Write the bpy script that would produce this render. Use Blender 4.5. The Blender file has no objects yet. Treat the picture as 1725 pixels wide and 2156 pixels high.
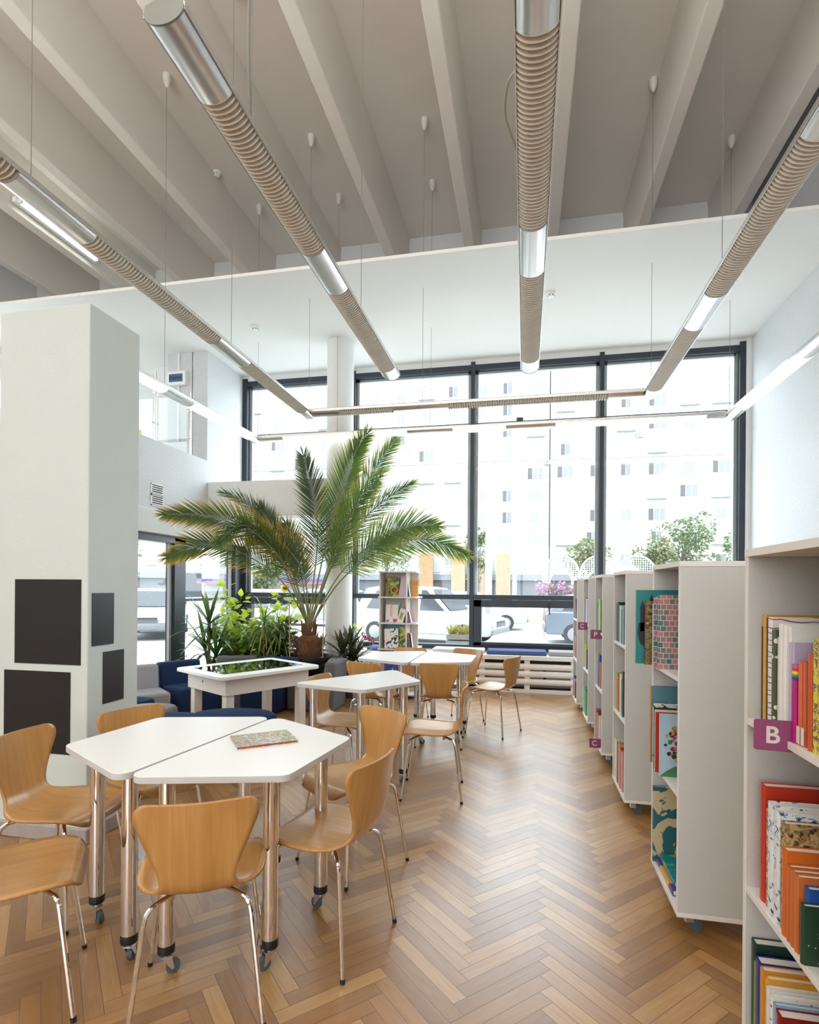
import bpy, math, random
from mathutils import Vector, Matrix, noise
random.seed(7)
S = bpy.context.scene
COL = S.collection
PI = math.pi
R = math.radians

# ---------------------------------------------------------------- camera, world, light, exposure
HC = 1.45
cd = bpy.data.cameras.new('camera')
cam = bpy.data.objects.new('camera', cd); COL.objects.link(cam)
cd.sensor_fit = 'HORIZONTAL'; cd.sensor_width = 36.0
cd.lens = 36.0 * 1160.3 / 1725.0
cd.shift_x = 0.0
cd.shift_y = (1236.3 - 1078.0) / 1725.0
cd.clip_start = 0.05; cd.clip_end = 400
cam.location = (0, 0, HC)
YAW, ROLL = 0.2062, 0.0077
cam.matrix_world = (Matrix.Translation((0, 0, HC)) @ Matrix.Rotation(YAW, 4, 'Z')
                    @ Matrix.Rotation(PI / 2, 4, 'X') @ Matrix.Rotation(ROLL, 4, 'Z'))
S.camera = cam

w = bpy.data.worlds.new('overcast_sky'); S.world = w; w.use_nodes = True
wn = w.node_tree.nodes; wl = w.node_tree.links
bg = wn['Background']
tc = wn.new('ShaderNodeTexCoord'); sx = wn.new('ShaderNodeSeparateXYZ'); rp = wn.new('ShaderNodeValToRGB')
wl.new(tc.outputs['Generated'], sx.inputs[0]); wl.new(sx.outputs['Z'], rp.inputs[0]); wl.new(rp.outputs[0], bg.inputs[0])
rp.color_ramp.elements[0].color = (0.82, 0.92, 1.0, 1); rp.color_ramp.elements[1].color = (0.86, 0.95, 1.03, 1)
bg.inputs[1].default_value = 7.5

S.view_settings.view_transform = 'Standard'; S.view_settings.look = 'None'
S.view_settings.gamma = 1.0; S.view_settings.use_curve_mapping = False
S.view_settings.exposure = 0.14
S.cycles.use_denoising = True
S.cycles.max_bounces = 10; S.cycles.diffuse_bounces = 5; S.cycles.glossy_bounces = 4
S.cycles.transparent_max_bounces = 16; S.cycles.transmission_bounces = 6
S.cycles.sample_clamp_indirect = 6.0
S.cycles.caustics_reflective = False; S.cycles.caustics_refractive = False

def area_light(name, loc, rot, sx_, sy_, power, col=(1, 1, 1)):
    l = bpy.data.lights.new(name, 'AREA'); l.shape = 'RECTANGLE'; l.size = sx_; l.size_y = sy_
    l.energy = power; l.color = col
    if power == 0: l.cycles.is_portal = True; l.energy = 1
    o = bpy.data.objects.new(name, l); COL.objects.link(o); o.location = loc; o.rotation_euler = rot
    return o
# portals that help the renderer find the sky through the openings (they give no light of their own)
area_light('front_window_portal', (-0.8, 8.45, 2.7), (-PI / 2, 0, 0), 7.6, 4.4, 0)
area_light('side_window_portal', (-4.75, 6.6, 1.05), (0, PI / 2, 0) if False else (0, -PI / 2, 0), 2.1, 3.4, 0)
# daylight of the glazed wall behind the photographer
area_light('rear_window_portal', (-1.25, -6.35, 2.1), (PI / 2, 0, 0), 4.5, 2.2, 0)

# added upward fill behind the camera, no lamp there; brightens the ribbed ceiling
area_light('rear_ceiling_fill', (-2.8, -2.6, 3.6), (PI, 0, 0), 9.0, 5.0, 820, (0.97, 0.98, 1.0))

# ---------------------------------------------------------------- helpers
def lin(c):
    out = []
    for v in c[:3]:
        v = v / 255.0
        out.append(v / 12.92 if v <= 0.04045 else ((v + 0.055) / 1.055) ** 2.4)
    return (out[0], out[1], out[2], 1.0)

MATS = {}
def P(name, rgb, rough=0.5, metal=0.0, var=0.06, vscale=6.0, bump=0.0, bscale=60.0, spec=0.5, coat=0.0, trans=0.0, emit=None, estr=0.0):
    if name in MATS: return MATS[name]
    m = bpy.data.materials.new(name); m.use_nodes = True; MATS[name] = m
    nt = m.node_tree; N = nt.nodes; L = nt.links
    b = N['Principled BSDF']
    c = lin(rgb)
    b.inputs['Roughness'].default_value = rough; b.inputs['Metallic'].default_value = metal
    b.inputs['Specular IOR Level'].default_value = spec
    b.inputs['Coat Weight'].default_value = coat; b.inputs['Coat Roughness'].default_value = 0.15
    t = N.new('ShaderNodeTexCoord')
    if var > 0:
        n = N.new('ShaderNodeTexNoise'); n.inputs['Scale'].default_value = vscale; n.inputs['Detail'].default_value = 4
        L.new(t.outputs['Object'], n.inputs['Vector'])
        r = N.new('ShaderNodeValToRGB')
        r.color_ramp.elements[0].position = 0.3; r.color_ramp.elements[1].position = 0.7
        r.color_ramp.elements[0].color = (c[0] * (1 - var), c[1] * (1 - var), c[2] * (1 - var), 1)
        r.color_ramp.elements[1].color = (min(1, c[0] * (1 + var)), min(1, c[1] * (1 + var)), min(1, c[2] * (1 + var)), 1)
        L.new(n.outputs['Fac'], r.inputs[0]); L.new(r.outputs[0], b.inputs['Base Color'])
    else:
        b.inputs['Base Color'].default_value = c
    if bump > 0:
        n2 = N.new('ShaderNodeTexNoise'); n2.inputs['Scale'].default_value = bscale; n2.inputs['Detail'].default_value = 3
        L.new(t.outputs['Object'], n2.inputs['Vector'])
        bp = N.new('ShaderNodeBump'); bp.inputs['Strength'].default_value = bump; bp.inputs['Distance'].default_value = 0.01
        L.new(n2.outputs['Fac'], bp.inputs['Height']); L.new(bp.outputs[0], b.inputs['Normal'])
    if emit:
        b.inputs['Emission Color'].default_value = lin(emit); b.inputs['Emission Strength'].default_value = estr
    if trans > 0:
        tr = N.new('ShaderNodeBsdfTranslucent'); tr.inputs[0].default_value = c
        mx = N.new('ShaderNodeMixShader'); mx.inputs[0].default_value = trans
        L.new(b.outputs[0], mx.inputs[1]); L.new(tr.outputs[0], mx.inputs[2])
        L.new(mx.outputs[0], N['Material Output'].inputs[0])
    return m

def PAT(name, cols, kind='noise', scale=8.0, rough=0.35, detail=3.0, dist=1.0, axis='Z', stops=None):
    """printed pattern from several colours (book covers, fabrics, leaves)"""
    if name in MATS: return MATS[name]
    m = bpy.data.materials.new(name); m.use_nodes = True; MATS[name] = m
    nt = m.node_tree; N = nt.nodes; L = nt.links; b = N['Principled BSDF']
    b.inputs['Roughness'].default_value = rough
    t = N.new('ShaderNodeTexCoord'); src = t.outputs['Object']
    r = N.new('ShaderNodeValToRGB'); r.color_ramp.interpolation = 'CONSTANT' if kind != 'soft' else 'LINEAR'
    k = len(cols)
    while len(r.color_ramp.elements) < k: r.color_ramp.elements.new(0.5)
    for i, c in enumerate(cols):
        e = r.color_ramp.elements[i]; e.color = lin(c)
        if stops: e.position = stops[i]
        elif kind in ('noise', 'soft', 'musgrave'): e.position = 0.0 if i == 0 else 0.32 + 0.36 * i / k
        else: e.position = i / k
    if kind in ('noise', 'soft'):
        n = N.new('ShaderNodeTexNoise'); n.inputs['Scale'].default_value = scale; n.inputs['Detail'].default_value = detail
        n.inputs['Distortion'].default_value = dist
        L.new(src, n.inputs['Vector']); L.new(n.outputs['Fac'], r.inputs[0])
    elif kind == 'cells':
        n = N.new('ShaderNodeTexVoronoi'); n.inputs['Scale'].default_value = scale
        L.new(src, n.inputs['Vector'])
        s = N.new('ShaderNodeSeparateColor'); L.new(n.outputs['Color'], s.inputs[0]); L.new(s.outputs[0], r.inputs[0])
    elif kind == 'dots':
        n = N.new('ShaderNodeTexVoronoi'); n.inputs['Scale'].default_value = scale
        L.new(src, n.inputs['Vector']); L.new(n.outputs['Distance'], r.inputs[0])
    elif kind == 'wave':
        n = N.new('ShaderNodeTexWave'); n.inputs['Scale'].default_value = scale; n.inputs['Distortion'].default_value = dist
        n.bands_direction = axis
        L.new(src, n.inputs['Vector']); L.new(n.outputs['Fac'], r.inputs[0])
    elif kind == 'bands':      # colours along one object axis, scale = total length, starts at 0
        s = N.new('ShaderNodeSeparateXYZ'); L.new(src, s.inputs[0])
        d = N.new('ShaderNodeMath'); d.operation = 'DIVIDE'; d.inputs[1].default_value = scale
        L.new(s.outputs[axis], d.inputs[0]); L.new(d.outputs[0], r.inputs[0])
    elif kind == 'brick':
        n = N.new('ShaderNodeTexBrick'); n.inputs['Scale'].default_value = scale
        n.inputs['Color1'].default_value = lin(cols[0]); n.inputs['Color2'].default_value = lin(cols[1]); n.inputs['Mortar'].default_value = lin(cols[2])
        n.inputs['Mortar Size'].default_value = 0.03; n.inputs['Brick Width'].default_value = 0.5; n.inputs['Row Height'].default_value = 0.5
        mp = N.new('ShaderNodeMapping'); mp.inputs['Rotation'].default_value = (PI / 2, 0, 0)
        L.new(src, mp.inputs[0]); L.new(mp.outputs[0], n.inputs['Vector'])
        L.new(n.outputs['Color'], b.inputs['Base Color']); return m
    L.new(r.outputs[0], b.inputs['Base Color'])
    return m

def wood_mat(name, base, dark, rough=0.3, scale=1.0, coat=0.3):
    """veneer: grain runs along U of the UV map"""
    m = bpy.data.materials.new(name); m.use_nodes = True; MATS[name] = m
    nt = m.node_tree; N = nt.nodes; L = nt.links; b = N['Principled BSDF']
    b.inputs['Roughness'].default_value = rough; b.inputs['Coat Weight'].default_value = coat; b.inputs['Coat Roughness'].default_value = 0.25
    uv = N.new('ShaderNodeUVMap'); uv.uv_map = 'UVMap'
    oi = N.new('ShaderNodeObjectInfo')
    add = N.new('ShaderNodeVectorMath'); add.operation = 'ADD'
    cmb = N.new('ShaderNodeCombineXYZ')
    ml = N.new('ShaderNodeMath'); ml.operation = 'MULTIPLY'; ml.inputs[1].default_value = 9.0
    L.new(oi.outputs['Random'], ml.inputs[0]); L.new(ml.outputs[0], cmb.inputs[1]); L.new(ml.outputs[0], cmb.inputs[2])
    L.new(uv.outputs[0], add.inputs[0]); L.new(cmb.outputs[0], add.inputs[1])
    mp = N.new('ShaderNodeMapping'); mp.inputs['Scale'].default_value = (1.2 * scale, 26 * scale, 1)
    L.new(add.outputs[0], mp.inputs[0])
    n = N.new('ShaderNodeTexNoise'); n.inputs['Scale'].default_value = 2.2; n.inputs['Detail'].default_value = 6; n.inputs['Distortion'].default_value = 0.8
    L.new(mp.outputs[0], n.inputs['Vector'])
    mp2 = N.new('ShaderNodeMapping'); mp2.inputs['Scale'].default_value = (1.5, 5, 1); L.new(add.outputs[0], mp2.inputs[0])
    n2 = N.new('ShaderNodeTexNoise'); n2.inputs['Scale'].default_value = 1.6; n2.inputs['Detail'].default_value = 2; L.new(mp2.outputs[0], n2.inputs['Vector'])
    mxf = N.new('ShaderNodeMath'); mxf.operation = 'ADD'; L.new(n.outputs['Fac'], mxf.inputs[0]); L.new(n2.outputs['Fac'], mxf.inputs[1])
    r = N.new('ShaderNodeValToRGB'); r.color_ramp.elements[0].position = 0.62; r.color_ramp.elements[1].position = 1.3
    hv = N.new('ShaderNodeMath'); hv.operation = 'MULTIPLY'; hv.inputs[1].default_value = 0.5; L.new(mxf.outputs[0], hv.inputs[0])
    r.color_ramp.elements[0].position = 0.36; r.color_ramp.elements[1].position = 0.64
    r.color_ramp.elements[0].color = lin(dark); r.color_ramp.elements[1].color = lin(base)
    L.new(hv.outputs[0], r.inputs[0]); L.new(r.outputs[0], b.inputs['Base Color'])
    return m

class G:
    """collects geometry for ONE mesh object"""
    def __init__(s): s.v = []; s.f = []; s.m = []; s.uv = {}
    def face(s, idx, mi=0, uv=None):
        s.f.append(tuple(idx)); s.m.append(mi)
        if uv: s.uv[len(s.f) - 1] = uv
    def add(s, pts):
        b = len(s.v); s.v += [tuple(p) for p in pts]; return b
    def box(s, x0, x1, y0, y1, z0, z1, mi=0, M=None):
        p = [(x0, y0, z0), (x1, y0, z0), (x1, y1, z0), (x0, y1, z0), (x0, y0, z1), (x1, y0, z1), (x1, y1, z1), (x0, y1, z1)]
        if M is not None: p = [tuple(M @ Vector(q)) for q in p]
        b = s.add(p)
        for q in ((0, 3, 2, 1), (4, 5, 6, 7), (0, 1, 5, 4), (1, 2, 6, 5), (2, 3, 7, 6), (3, 0, 4, 7)):
            s.face([b + i for i in q], mi)
        return s
    def cbox(s, c, d, mi=0, M=None):
        return s.box(c[0] - d[0] / 2, c[0] + d[0] / 2, c[1] - d[1] / 2, c[1] + d[1] / 2, c[2] - d[2] / 2, c[2] + d[2] / 2, mi, M)
    def prism(s, poly, z0, z1, mi=0, M=None):
        n = len(poly)
        p = [(a[0], a[1], z0) for a in poly] + [(a[0], a[1], z1) for a in poly]
        if M is not None: p = [tuple(M @ Vector(q)) for q in p]
        b = s.add(p)
        s.face([b + i for i in range(n - 1, -1, -1)], mi); s.face([b + n + i for i in range(n)], mi)
        for i in range(n):
            j = (i + 1) % n; s.face([b + i, b + j, b + n + j, b + n + i], mi)
        return s
    def tube(s, pts, r, n=10, mi=0, cap=True):
        pts = [Vector(p) for p in pts]; k = len(pts)
        rs = r if isinstance(r, (list, tuple)) else [r] * k
        up = None; rings = []
        for i in range(k):
            a = pts[max(0, i - 1)]; c = pts[min(k - 1, i + 1)]; t = (c - a).normalized()
            if up is None:
                up = t.orthogonal().normalized()
            else:
                up = (up - t * up.dot(t))
                up = up.normalized() if up.length > 1e-6 else t.orthogonal().normalized()
            sd = t.cross(up)
            rings.append(s.add([pts[i] + (up * math.cos(2 * PI * q / n) + sd * math.sin(2 * PI * q / n)) * rs[i] for q in range(n)]))
        for i in range(k - 1):
            for q in range(n):
                q2 = (q + 1) % n
                s.face([rings[i] + q, rings[i] + q2, rings[i + 1] + q2, rings[i + 1] + q], mi)
        if cap:
            s.face([rings[0] + q for q in range(n - 1, -1, -1)], mi); s.face([rings[-1] + q for q in range(n)], mi)
        return s
    def lathe(s, prof, n=24, c=(0, 0, 0), mi=0, cap=True):
        rings = []
        for (r, z) in prof:
            rings.append(s.add([(c[0] + r * math.cos(2 * PI * q / n), c[1] + r * math.sin(2 * PI * q / n), c[2] + z) for q in range(n)]))
        for i in range(len(rings) - 1):
            for q in range(n):
                q2 = (q + 1) % n
                s.face([rings[i] + q, rings[i] + q2, rings[i + 1] + q2, rings[i + 1] + q], mi)
        if cap:
            s.face([rings[0] + q for q in range(n - 1, -1, -1)], mi); s.face([rings[-1] + q for q in range(n)], mi)
        return s
    def grid(s, rows, mi=0, closed=False):
        b = [s.add(r) for r in rows]; n = len(rows[0])
        for i in range(len(rows) - 1):
            for q in range(n if closed else n - 1):
                q2 = (q + 1) % n
                s.face([b[i] + q, b[i] + q2, b[i + 1] + q2, b[i + 1] + q], mi)
        return s
    def build(s, name, mats, parent=None, smooth=False, bevel=0.0, bseg=2, loc=None, rot=None):
        me = bpy.data.meshes.new(name); me.from_pydata(s.v, [], s.f)
        ms = mats if isinstance(mats, (list, tuple)) else [mats]
        for m in ms: me.materials.append(m)
        if len(ms) > 1: me.polygons.foreach_set('material_index', s.m)
        if s.uv:
            ul = me.uv_layers.new(name='UVMap')
            for fi, uv in s.uv.items():
                pl = me.polygons[fi]
                for li, u in zip(pl.loop_indices, uv): ul.data[li].uv = u
        if smooth:
            me.polygons.foreach_set('use_smooth', [True] * len(me.polygons))
            if smooth != 'all':
                try: me.set_sharp_from_angle(angle=R(38))
                except Exception: pass
        me.update()
        o = bpy.data.objects.new(name, me); COL.objects.link(o)
        if parent is not None: o.parent = parent
        if loc is not None: o.location = loc
        if rot is not None: o.rotation_euler = rot
        if bevel > 0:
            bv = o.modifiers.new('edge', 'BEVEL'); bv.width = bevel; bv.segments = bseg; bv.limit_method = 'ANGLE'; bv.angle_limit = R(40)
        return o

def tag(o, label=None, cat=None, group=None, kind=None):
    if label: o['label'] = label
    if cat: o['category'] = cat
    if group: o['group'] = group
    if kind: o['kind'] = kind
    return o
def thing(name, label, cat, loc=(0, 0, 0), rz=0.0, group=None):
    o = bpy.data.objects.new(name, None); COL.objects.link(o); o.empty_display_size = 0.1
    o.location = loc; o.rotation_euler = (0, 0, rz)
    return tag(o, label, cat, group)
def kids(o): return [c for c in bpy.data.objects if c.parent == o]
def copy_tree(o, parent=None):
    c = o.copy(); COL.objects.link(c); c.parent = parent
    for ch in kids(o): copy_tree(ch, c)
    return c
def struct(g, name, mats, smooth=False, bevel=0.0, parent=None):
    o = g.build(name, mats, parent, smooth, bevel)
    if parent is None: o['kind'] = 'structure'
    return o
def spline(pts, k=8):
    """Catmull-Rom through the points"""
    P_ = [Vector(p) for p in pts]; out = []
    for i in range(len(P_) - 1):
        p0 = P_[max(0, i - 1)]; p1 = P_[i]; p2 = P_[i + 1]; p3 = P_[min(len(P_) - 1, i + 2)]
        for j in range(k):
            t = j / k
            out.append(0.5 * ((2 * p1) + (p2 - p0) * t + (2 * p0 - 5 * p1 + 4 * p2 - p3) * t * t + (3 * p1 - p0 - 3 * p2 + p3) * t ** 3))
    out.append(P_[-1]); return out
def rounded(poly, rad, seg=6):
    """2-D polygon with rounded corners (rad may be a list)"""
    n = len(poly); out = []
    rads = rad if isinstance(rad, (list, tuple)) else [rad] * n
    for i in range(n):
        p = Vector(poly[i]); a = Vector(poly[i - 1]); b = Vector(poly[(i + 1) % n])
        u = (a - p).normalized(); v = (b - p).normalized()
        ang = u.angle(v); d = rads[i] / math.tan(ang / 2)
        c = p + (u + v).normalized() * (rads[i] / math.sin(ang / 2))
        s0 = p + u * d - c; s1 = p + v * d - c
        a0 = math.atan2(s0.y, s0.x); a1 = math.atan2(s1.y, s1.x)
        da = (a1 - a0 + PI) % (2 * PI) - PI
        for j in range(seg + 1):
            t = a0 + da * j / seg; out.append((c.x + rads[i] * math.cos(t), c.y + rads[i] * math.sin(t)))
    return out
# ---------------------------------------------------------------- shared materials
def glass_mat():
    m = bpy.data.materials.new('window_glass'); m.use_nodes = True
    N = m.node_tree.nodes; L = m.node_tree.links
    t = N.new('ShaderNodeBsdfTransparent'); t.inputs[0].default_value = (0.97, 0.985, 0.98, 1)
    g = N.new('ShaderNodeBsdfGlossy'); g.inputs['Roughness'].default_value = 0.02
    lf = N.new('ShaderNodeLayerWeight'); lf.inputs[0].default_value = 0.5
    pw = N.new('ShaderNodeMath'); pw.operation = 'POWER'; pw.inputs[1].default_value = 5.0; L.new(lf.outputs['Facing'], pw.inputs[0])
    lw = N.new('ShaderNodeMath'); lw.operation = 'MULTIPLY_ADD'; lw.inputs[1].default_value = 0.5; lw.inputs[2].default_value = 0.02; L.new(pw.outputs[0], lw.inputs[0])
    mx = N.new('ShaderNodeMixShader')
    L.new(lw.outputs[0], mx.inputs[0]); L.new(t.outputs[0], mx.inputs[1]); L.new(g.outputs[0], mx.inputs[2])
    L.new(mx.outputs[0], N['Material Output'].inputs[0])
    return m
GLASS = glass_mat()
PLASTER = P('white_plaster', (230, 231, 230), 0.85, var=0.015, bump=0.12, bscale=40)
ROUGHWALL = P('textured_plaster', (212, 214, 216), 0.9, var=0.03, vscale=30, bump=0.55, bscale=55)
SOFFIT = P('white_ceiling_paint', (236, 236, 233), 0.9, var=0.012, vscale=1.2, bump=0.05, bscale=25)
CONC = P('painted_concrete', (226, 220, 212), 0.85, var=0.03, vscale=1.0, bump=0.06, bscale=30)
FRAME = P('anthracite_frame', (40, 47, 56), 0.4, var=0.04, vscale=20)
SKIRT = P('grey_skirting', (170, 163, 156), 0.55, var=0.08, vscale=14)
WHITE = P('white_lacquer', (242, 242, 239), 0.35, var=0.01)
LAMINATE = P('grey_laminate', (196, 195, 190), 0.5, var=0.03, vscale=120)
EDGE = P('laminate_edge', (228, 224, 218), 0.5, var=0.02)
CHROME = P('polished_chrome', (232, 230, 226), 0.07, 1.0, var=0.0)
ALU = P('brushed_aluminium', (212, 211, 209), 0.3, 1.0, var=0.02, vscale=80)
STEEL = P('satin_steel', (186, 180, 170), 0.2, 1.0, var=0.02)
BLACKP = P('black_plastic', (24, 24, 25), 0.45, var=0.05)
PAPER = P('book_pages', (236, 232, 222), 0.8, var=0.03, vscale=200)

# ---------------------------------------------------------------- floor: herringbone parquet
def floor_mat():
    m = bpy.data.materials.new('oak_parquet'); m.use_nodes = True; nt = m.node_tree; N = nt.nodes; L = nt.links; b = N['Principled BSDF']
    uv = N.new('ShaderNodeUVMap'); uv.uv_map = 'UVMap'
    at = N.new('ShaderNodeAttribute'); at.attribute_name = 'tone'
    cmb = N.new('ShaderNodeCombineXYZ'); ml = N.new('ShaderNodeMath'); ml.operation = 'MULTIPLY'; ml.inputs[1].default_value = 57.0
    L.new(at.outputs['Fac'], ml.inputs[0]); L.new(ml.outputs[0], cmb.inputs[2]); L.new(ml.outputs[0], cmb.inputs[0])
    add = N.new('ShaderNodeVectorMath'); L.new(uv.outputs[0], add.inputs[0]); L.new(cmb.outputs[0], add.inputs[1])
    mp = N.new('ShaderNodeMapping'); mp.inputs['Scale'].default_value = (3.0, 34.0, 1.0); L.new(add.outputs[0], mp.inputs[0])
    n = N.new('ShaderNodeTexNoise'); n.inputs['Scale'].default_value = 1.3; n.inputs['Detail'].default_value = 6; n.inputs['Distortion'].default_value = 1.6
    L.new(mp.outputs[0], n.inputs['Vector'])
    r = N.new('ShaderNodeValToRGB')
    r.color_ramp.elements[0].color = lin((118, 78, 38)); r.color_ramp.elements[1].color = lin((200, 158, 100))
    e = r.color_ramp.elements.new(0.5); e.color = lin((160, 114, 62))
    r.color_ramp.elements[0].position = 0.05; r.color_ramp.elements[2].position = 0.97
    mix = N.new('ShaderNodeMath'); mix.operation = 'MULTIPLY_ADD'; mix.inputs[1].default_value = 0.5
    L.new(at.outputs['Fac'], mix.inputs[0]); 
    sc = N.new('ShaderNodeMath'); sc.operation = 'MULTIPLY'; sc.inputs[1].default_value = 0.5; L.new(n.outputs['Fac'], sc.inputs[0]); L.new(sc.outputs[0], mix.inputs[2])
    L.new(mix.outputs[0], r.inputs[0])
    # joints: dark line where the UV is close to a plank's rim
    sep = N.new('ShaderNodeSeparateXYZ'); L.new(uv.outputs[0], sep.inputs[0])
    def rim(sock, size):
        a = N.new('ShaderNodeMath'); a.operation = 'SUBTRACT'; a.inputs[0].default_value = size; L.new(sock, a.inputs[1])
        mn = N.new('ShaderNodeMath'); mn.operation = 'MINIMUM'; L.new(sock, mn.inputs[0]); L.new(a.outputs[0], mn.inputs[1]); return mn
    mu = rim(sep.outputs[0], PL); mv = rim(sep.outputs[1], PW)
    mn = N.new('ShaderNodeMath'); mn.operation = 'MINIMUM'; L.new(mu.outputs[0], mn.inputs[0]); L.new(mv.outputs[0], mn.inputs[1])
    jr = N.new('ShaderNodeMapRange'); jr.inputs[1].default_value = 0.0004; jr.inputs[2].default_value = 0.0018; L.new(mn.outputs[0], jr.inputs[0])
    mc = N.new('ShaderNodeMix'); mc.data_type = 'RGBA'; mc.inputs['A'].default_value = lin((88, 58, 32))
    L.new(jr.outputs[0], mc.inputs['Factor']); L.new(r.outputs[0], mc.inputs['B']); L.new(mc.outputs['Result'], b.inputs['Base Color'])
    # worn varnish
    tc_ = N.new('ShaderNodeTexCoord'); n2 = N.new('ShaderNodeTexNoise'); n2.inputs['Scale'].default_value = 3.0; n2.inputs['Detail'].default_value = 5
    L.new(tc_.outputs['Object'], n2.inputs['Vector'])
    rr = N.new('ShaderNodeMapRange'); rr.inputs[3].default_value = 0.24; rr.inputs[4].default_value = 0.40; L.new(n2.outputs['Fac'], rr.inputs[0])
    L.new(rr.outputs[0], b.inputs['Roughness'])
    b.inputs['Specular IOR Level'].default_value = 0.55
    b.inputs['Coat Weight'].default_value = 0.75; b.inputs['Coat Roughness'].default_value = 0.34
    bp = N.new('ShaderNodeBump'); bp.inputs['Strength'].default_value = 0.25; bp.inputs['Distance'].default_value = 0.0015
    hs = N.new('ShaderNodeMath'); hs.operation = 'MULTIPLY_ADD'; hs.inputs[1].default_value = 0.25
    L.new(n.outputs['Fac'], hs.inputs[0]); L.new(jr.outputs[0], hs.inputs[2]); L.new(hs.outputs[0], bp.inputs['Height']); L.new(bp.outputs[0], b.inputs['Normal'])
    return m
PL, PW = 0.42, 0.06
X0, X1, Y0_, Y1_ = -8.5, 2.96, -6.0, 8.2
def floor():
    g = G(); tones = []; rnd = random.Random(3)
    n = 6; ca = math.cos(PI / 4)
    def rotp(x, y): return ((x - y) * ca - 0.19, (x + y) * ca)
    vis = (-5.2, 2.97, -0.6, 8.3)
    def put(x, y, lx, ly, horiz):
        c = rotp(x + lx / 2, y + ly / 2)
        if not (vis[0] < c[0] < vis[1] and vis[2] < c[1] < vis[3]): return
        ps = [(x, y), (x + lx, y), (x + lx, y + ly), (x, y + ly)]
        b = g.add([(*rotp(*p), 0.0) for p in ps])
        uv = [(0, 0), (PL, 0), (PL, PW), (0, PW)] if horiz else [(0, PW), (0, 0), (PL, 0), (PL, PW)]
        g.face([b, b + 1, b + 2, b + 3], 0, uv); tones.append(rnd.random())
    for m in range(-40, 41):
        for k in range(-200, 260):
            ox = k * PW + m * PL; oy = k * PW - m * PL
            put(ox, oy, PL, PW, True)
            put(ox - PW, oy, PW, PL, False)
    # plain boards under the part of the room outside the view
    for (a, b_, c, d) in ((X0, -5.0, Y0_, Y1_), (-5.0, X1, Y0_, -0.4)):
        q = g.add([(a, c, -0.004), (b_, c, -0.004), (b_, d, -0.004), (a, d, -0.004)]); g.face([q, q + 1, q + 2, q + 3], 0, [(0.05, 0.01), (0.3, 0.01), (0.3, 0.05), (0.05, 0.05)]); tones.append(0.5)
    g.box(X0, X1, Y0_, Y1_ + 0.2, -0.12, -0.006)
    for _ in range(6): tones.append(0.5)
    o = g.build('floor', floor_mat()); o['kind'] = 'structure'
    a = o.data.attributes.new('tone', 'FLOAT', 'FACE'); a.data.foreach_set('value', tones)
    for f in range(len(g.f) - 6, len(g.f)):
        for li in o.data.polygons[f].loop_indices: o.data.uv_layers[0].data[li].uv = (0.2, 0.03)
floor()

# ---------------------------------------------------------------- walls, soffit, ribbed ceiling
YW = 8.25
g = G(); g.box(2.96, 3.2, -6.2, 8.6, -0.1, 6.9); struct(g, 'wall_right', ROUGHWALL)
g = G(); g.box(-8.9, -8.5, -6.2, 4.4, -0.1, 6.9); g.box(-8.9, -8.5, 4.4, 8.6, 4.84, 6.9); g.box(-8.5, -4.66, 4.3, 4.4, -0.1, 2.95); struct(g, 'wall_left', PLASTER)
g = G()   # rear wall with a row of windows
g.box(-8.9, 3.2, -6.3, -6.0, -0.1, 1.0); g.box(-8.9, 3.2, -6.3, -6.0, 3.2, 6.9)
g.box(-8.9, -3.5, -6.3, -6.0, 1.0, 3.2); g.box(1.0, 3.2, -6.3, -6.0, 1.0, 3.2)
struct(g, 'wall_rear', PLASTER)
g = G()   # front wall: low sill, end piers and the strip above the soffit
g.box(-4.6, 3.2, 8.2, 8.42, -0.1, 0.56); g.box(2.895, 3.2, 8.17, 8.42, 0.5, 4.9); g.box(-4.75, -4.5, 8.2, 8.42, 2.0, 4.9)
g.box(-8.9, 3.2, 8.2, 8.42, 4.76, 6.9); g.box(-7.7, -4.5, 8.3, 8.45, 2.95, 4.9)
struct(g, 'wall_front', PLASTER)
g = G(); g.box(-8.5, 2.96, 5.53, 8.3, 4.84, 4.875); struct(g, 'ceiling_soffit', SOFFIT)
g = G(); g.box(-8.9, 3.2, -6.3, 8.6, 6.75, 6.95)
struct(g, 'ceiling', CONC)
for k in range(-7, 3):
    x0 = (0.057 + 0.239 * k) * 4.57
    if x0 < -8.3: continue
    g = G()
    b = g.add([(x0, -6, 6.02), (x0 + 0.137, -6, 6.02), (x0 + 0.175, -6, 6.76), (x0 - 0.04, -6, 6.76),
               (x0, 8.25, 6.02), (x0 + 0.137, 8.25, 6.02), (x0 + 0.175, 8.25, 6.76), (x0 - 0.04, 8.25, 6.76)])
    for q in ((0, 1, 2, 3), (7, 6, 5, 4), (4, 5, 1, 0), (5, 6, 2, 1), (6, 7, 3, 2), (7, 4, 0, 3)): g.face([b + i for i in q])
    o = struct(g, 'ceiling_beam', CONC, bevel=0.012)
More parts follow.
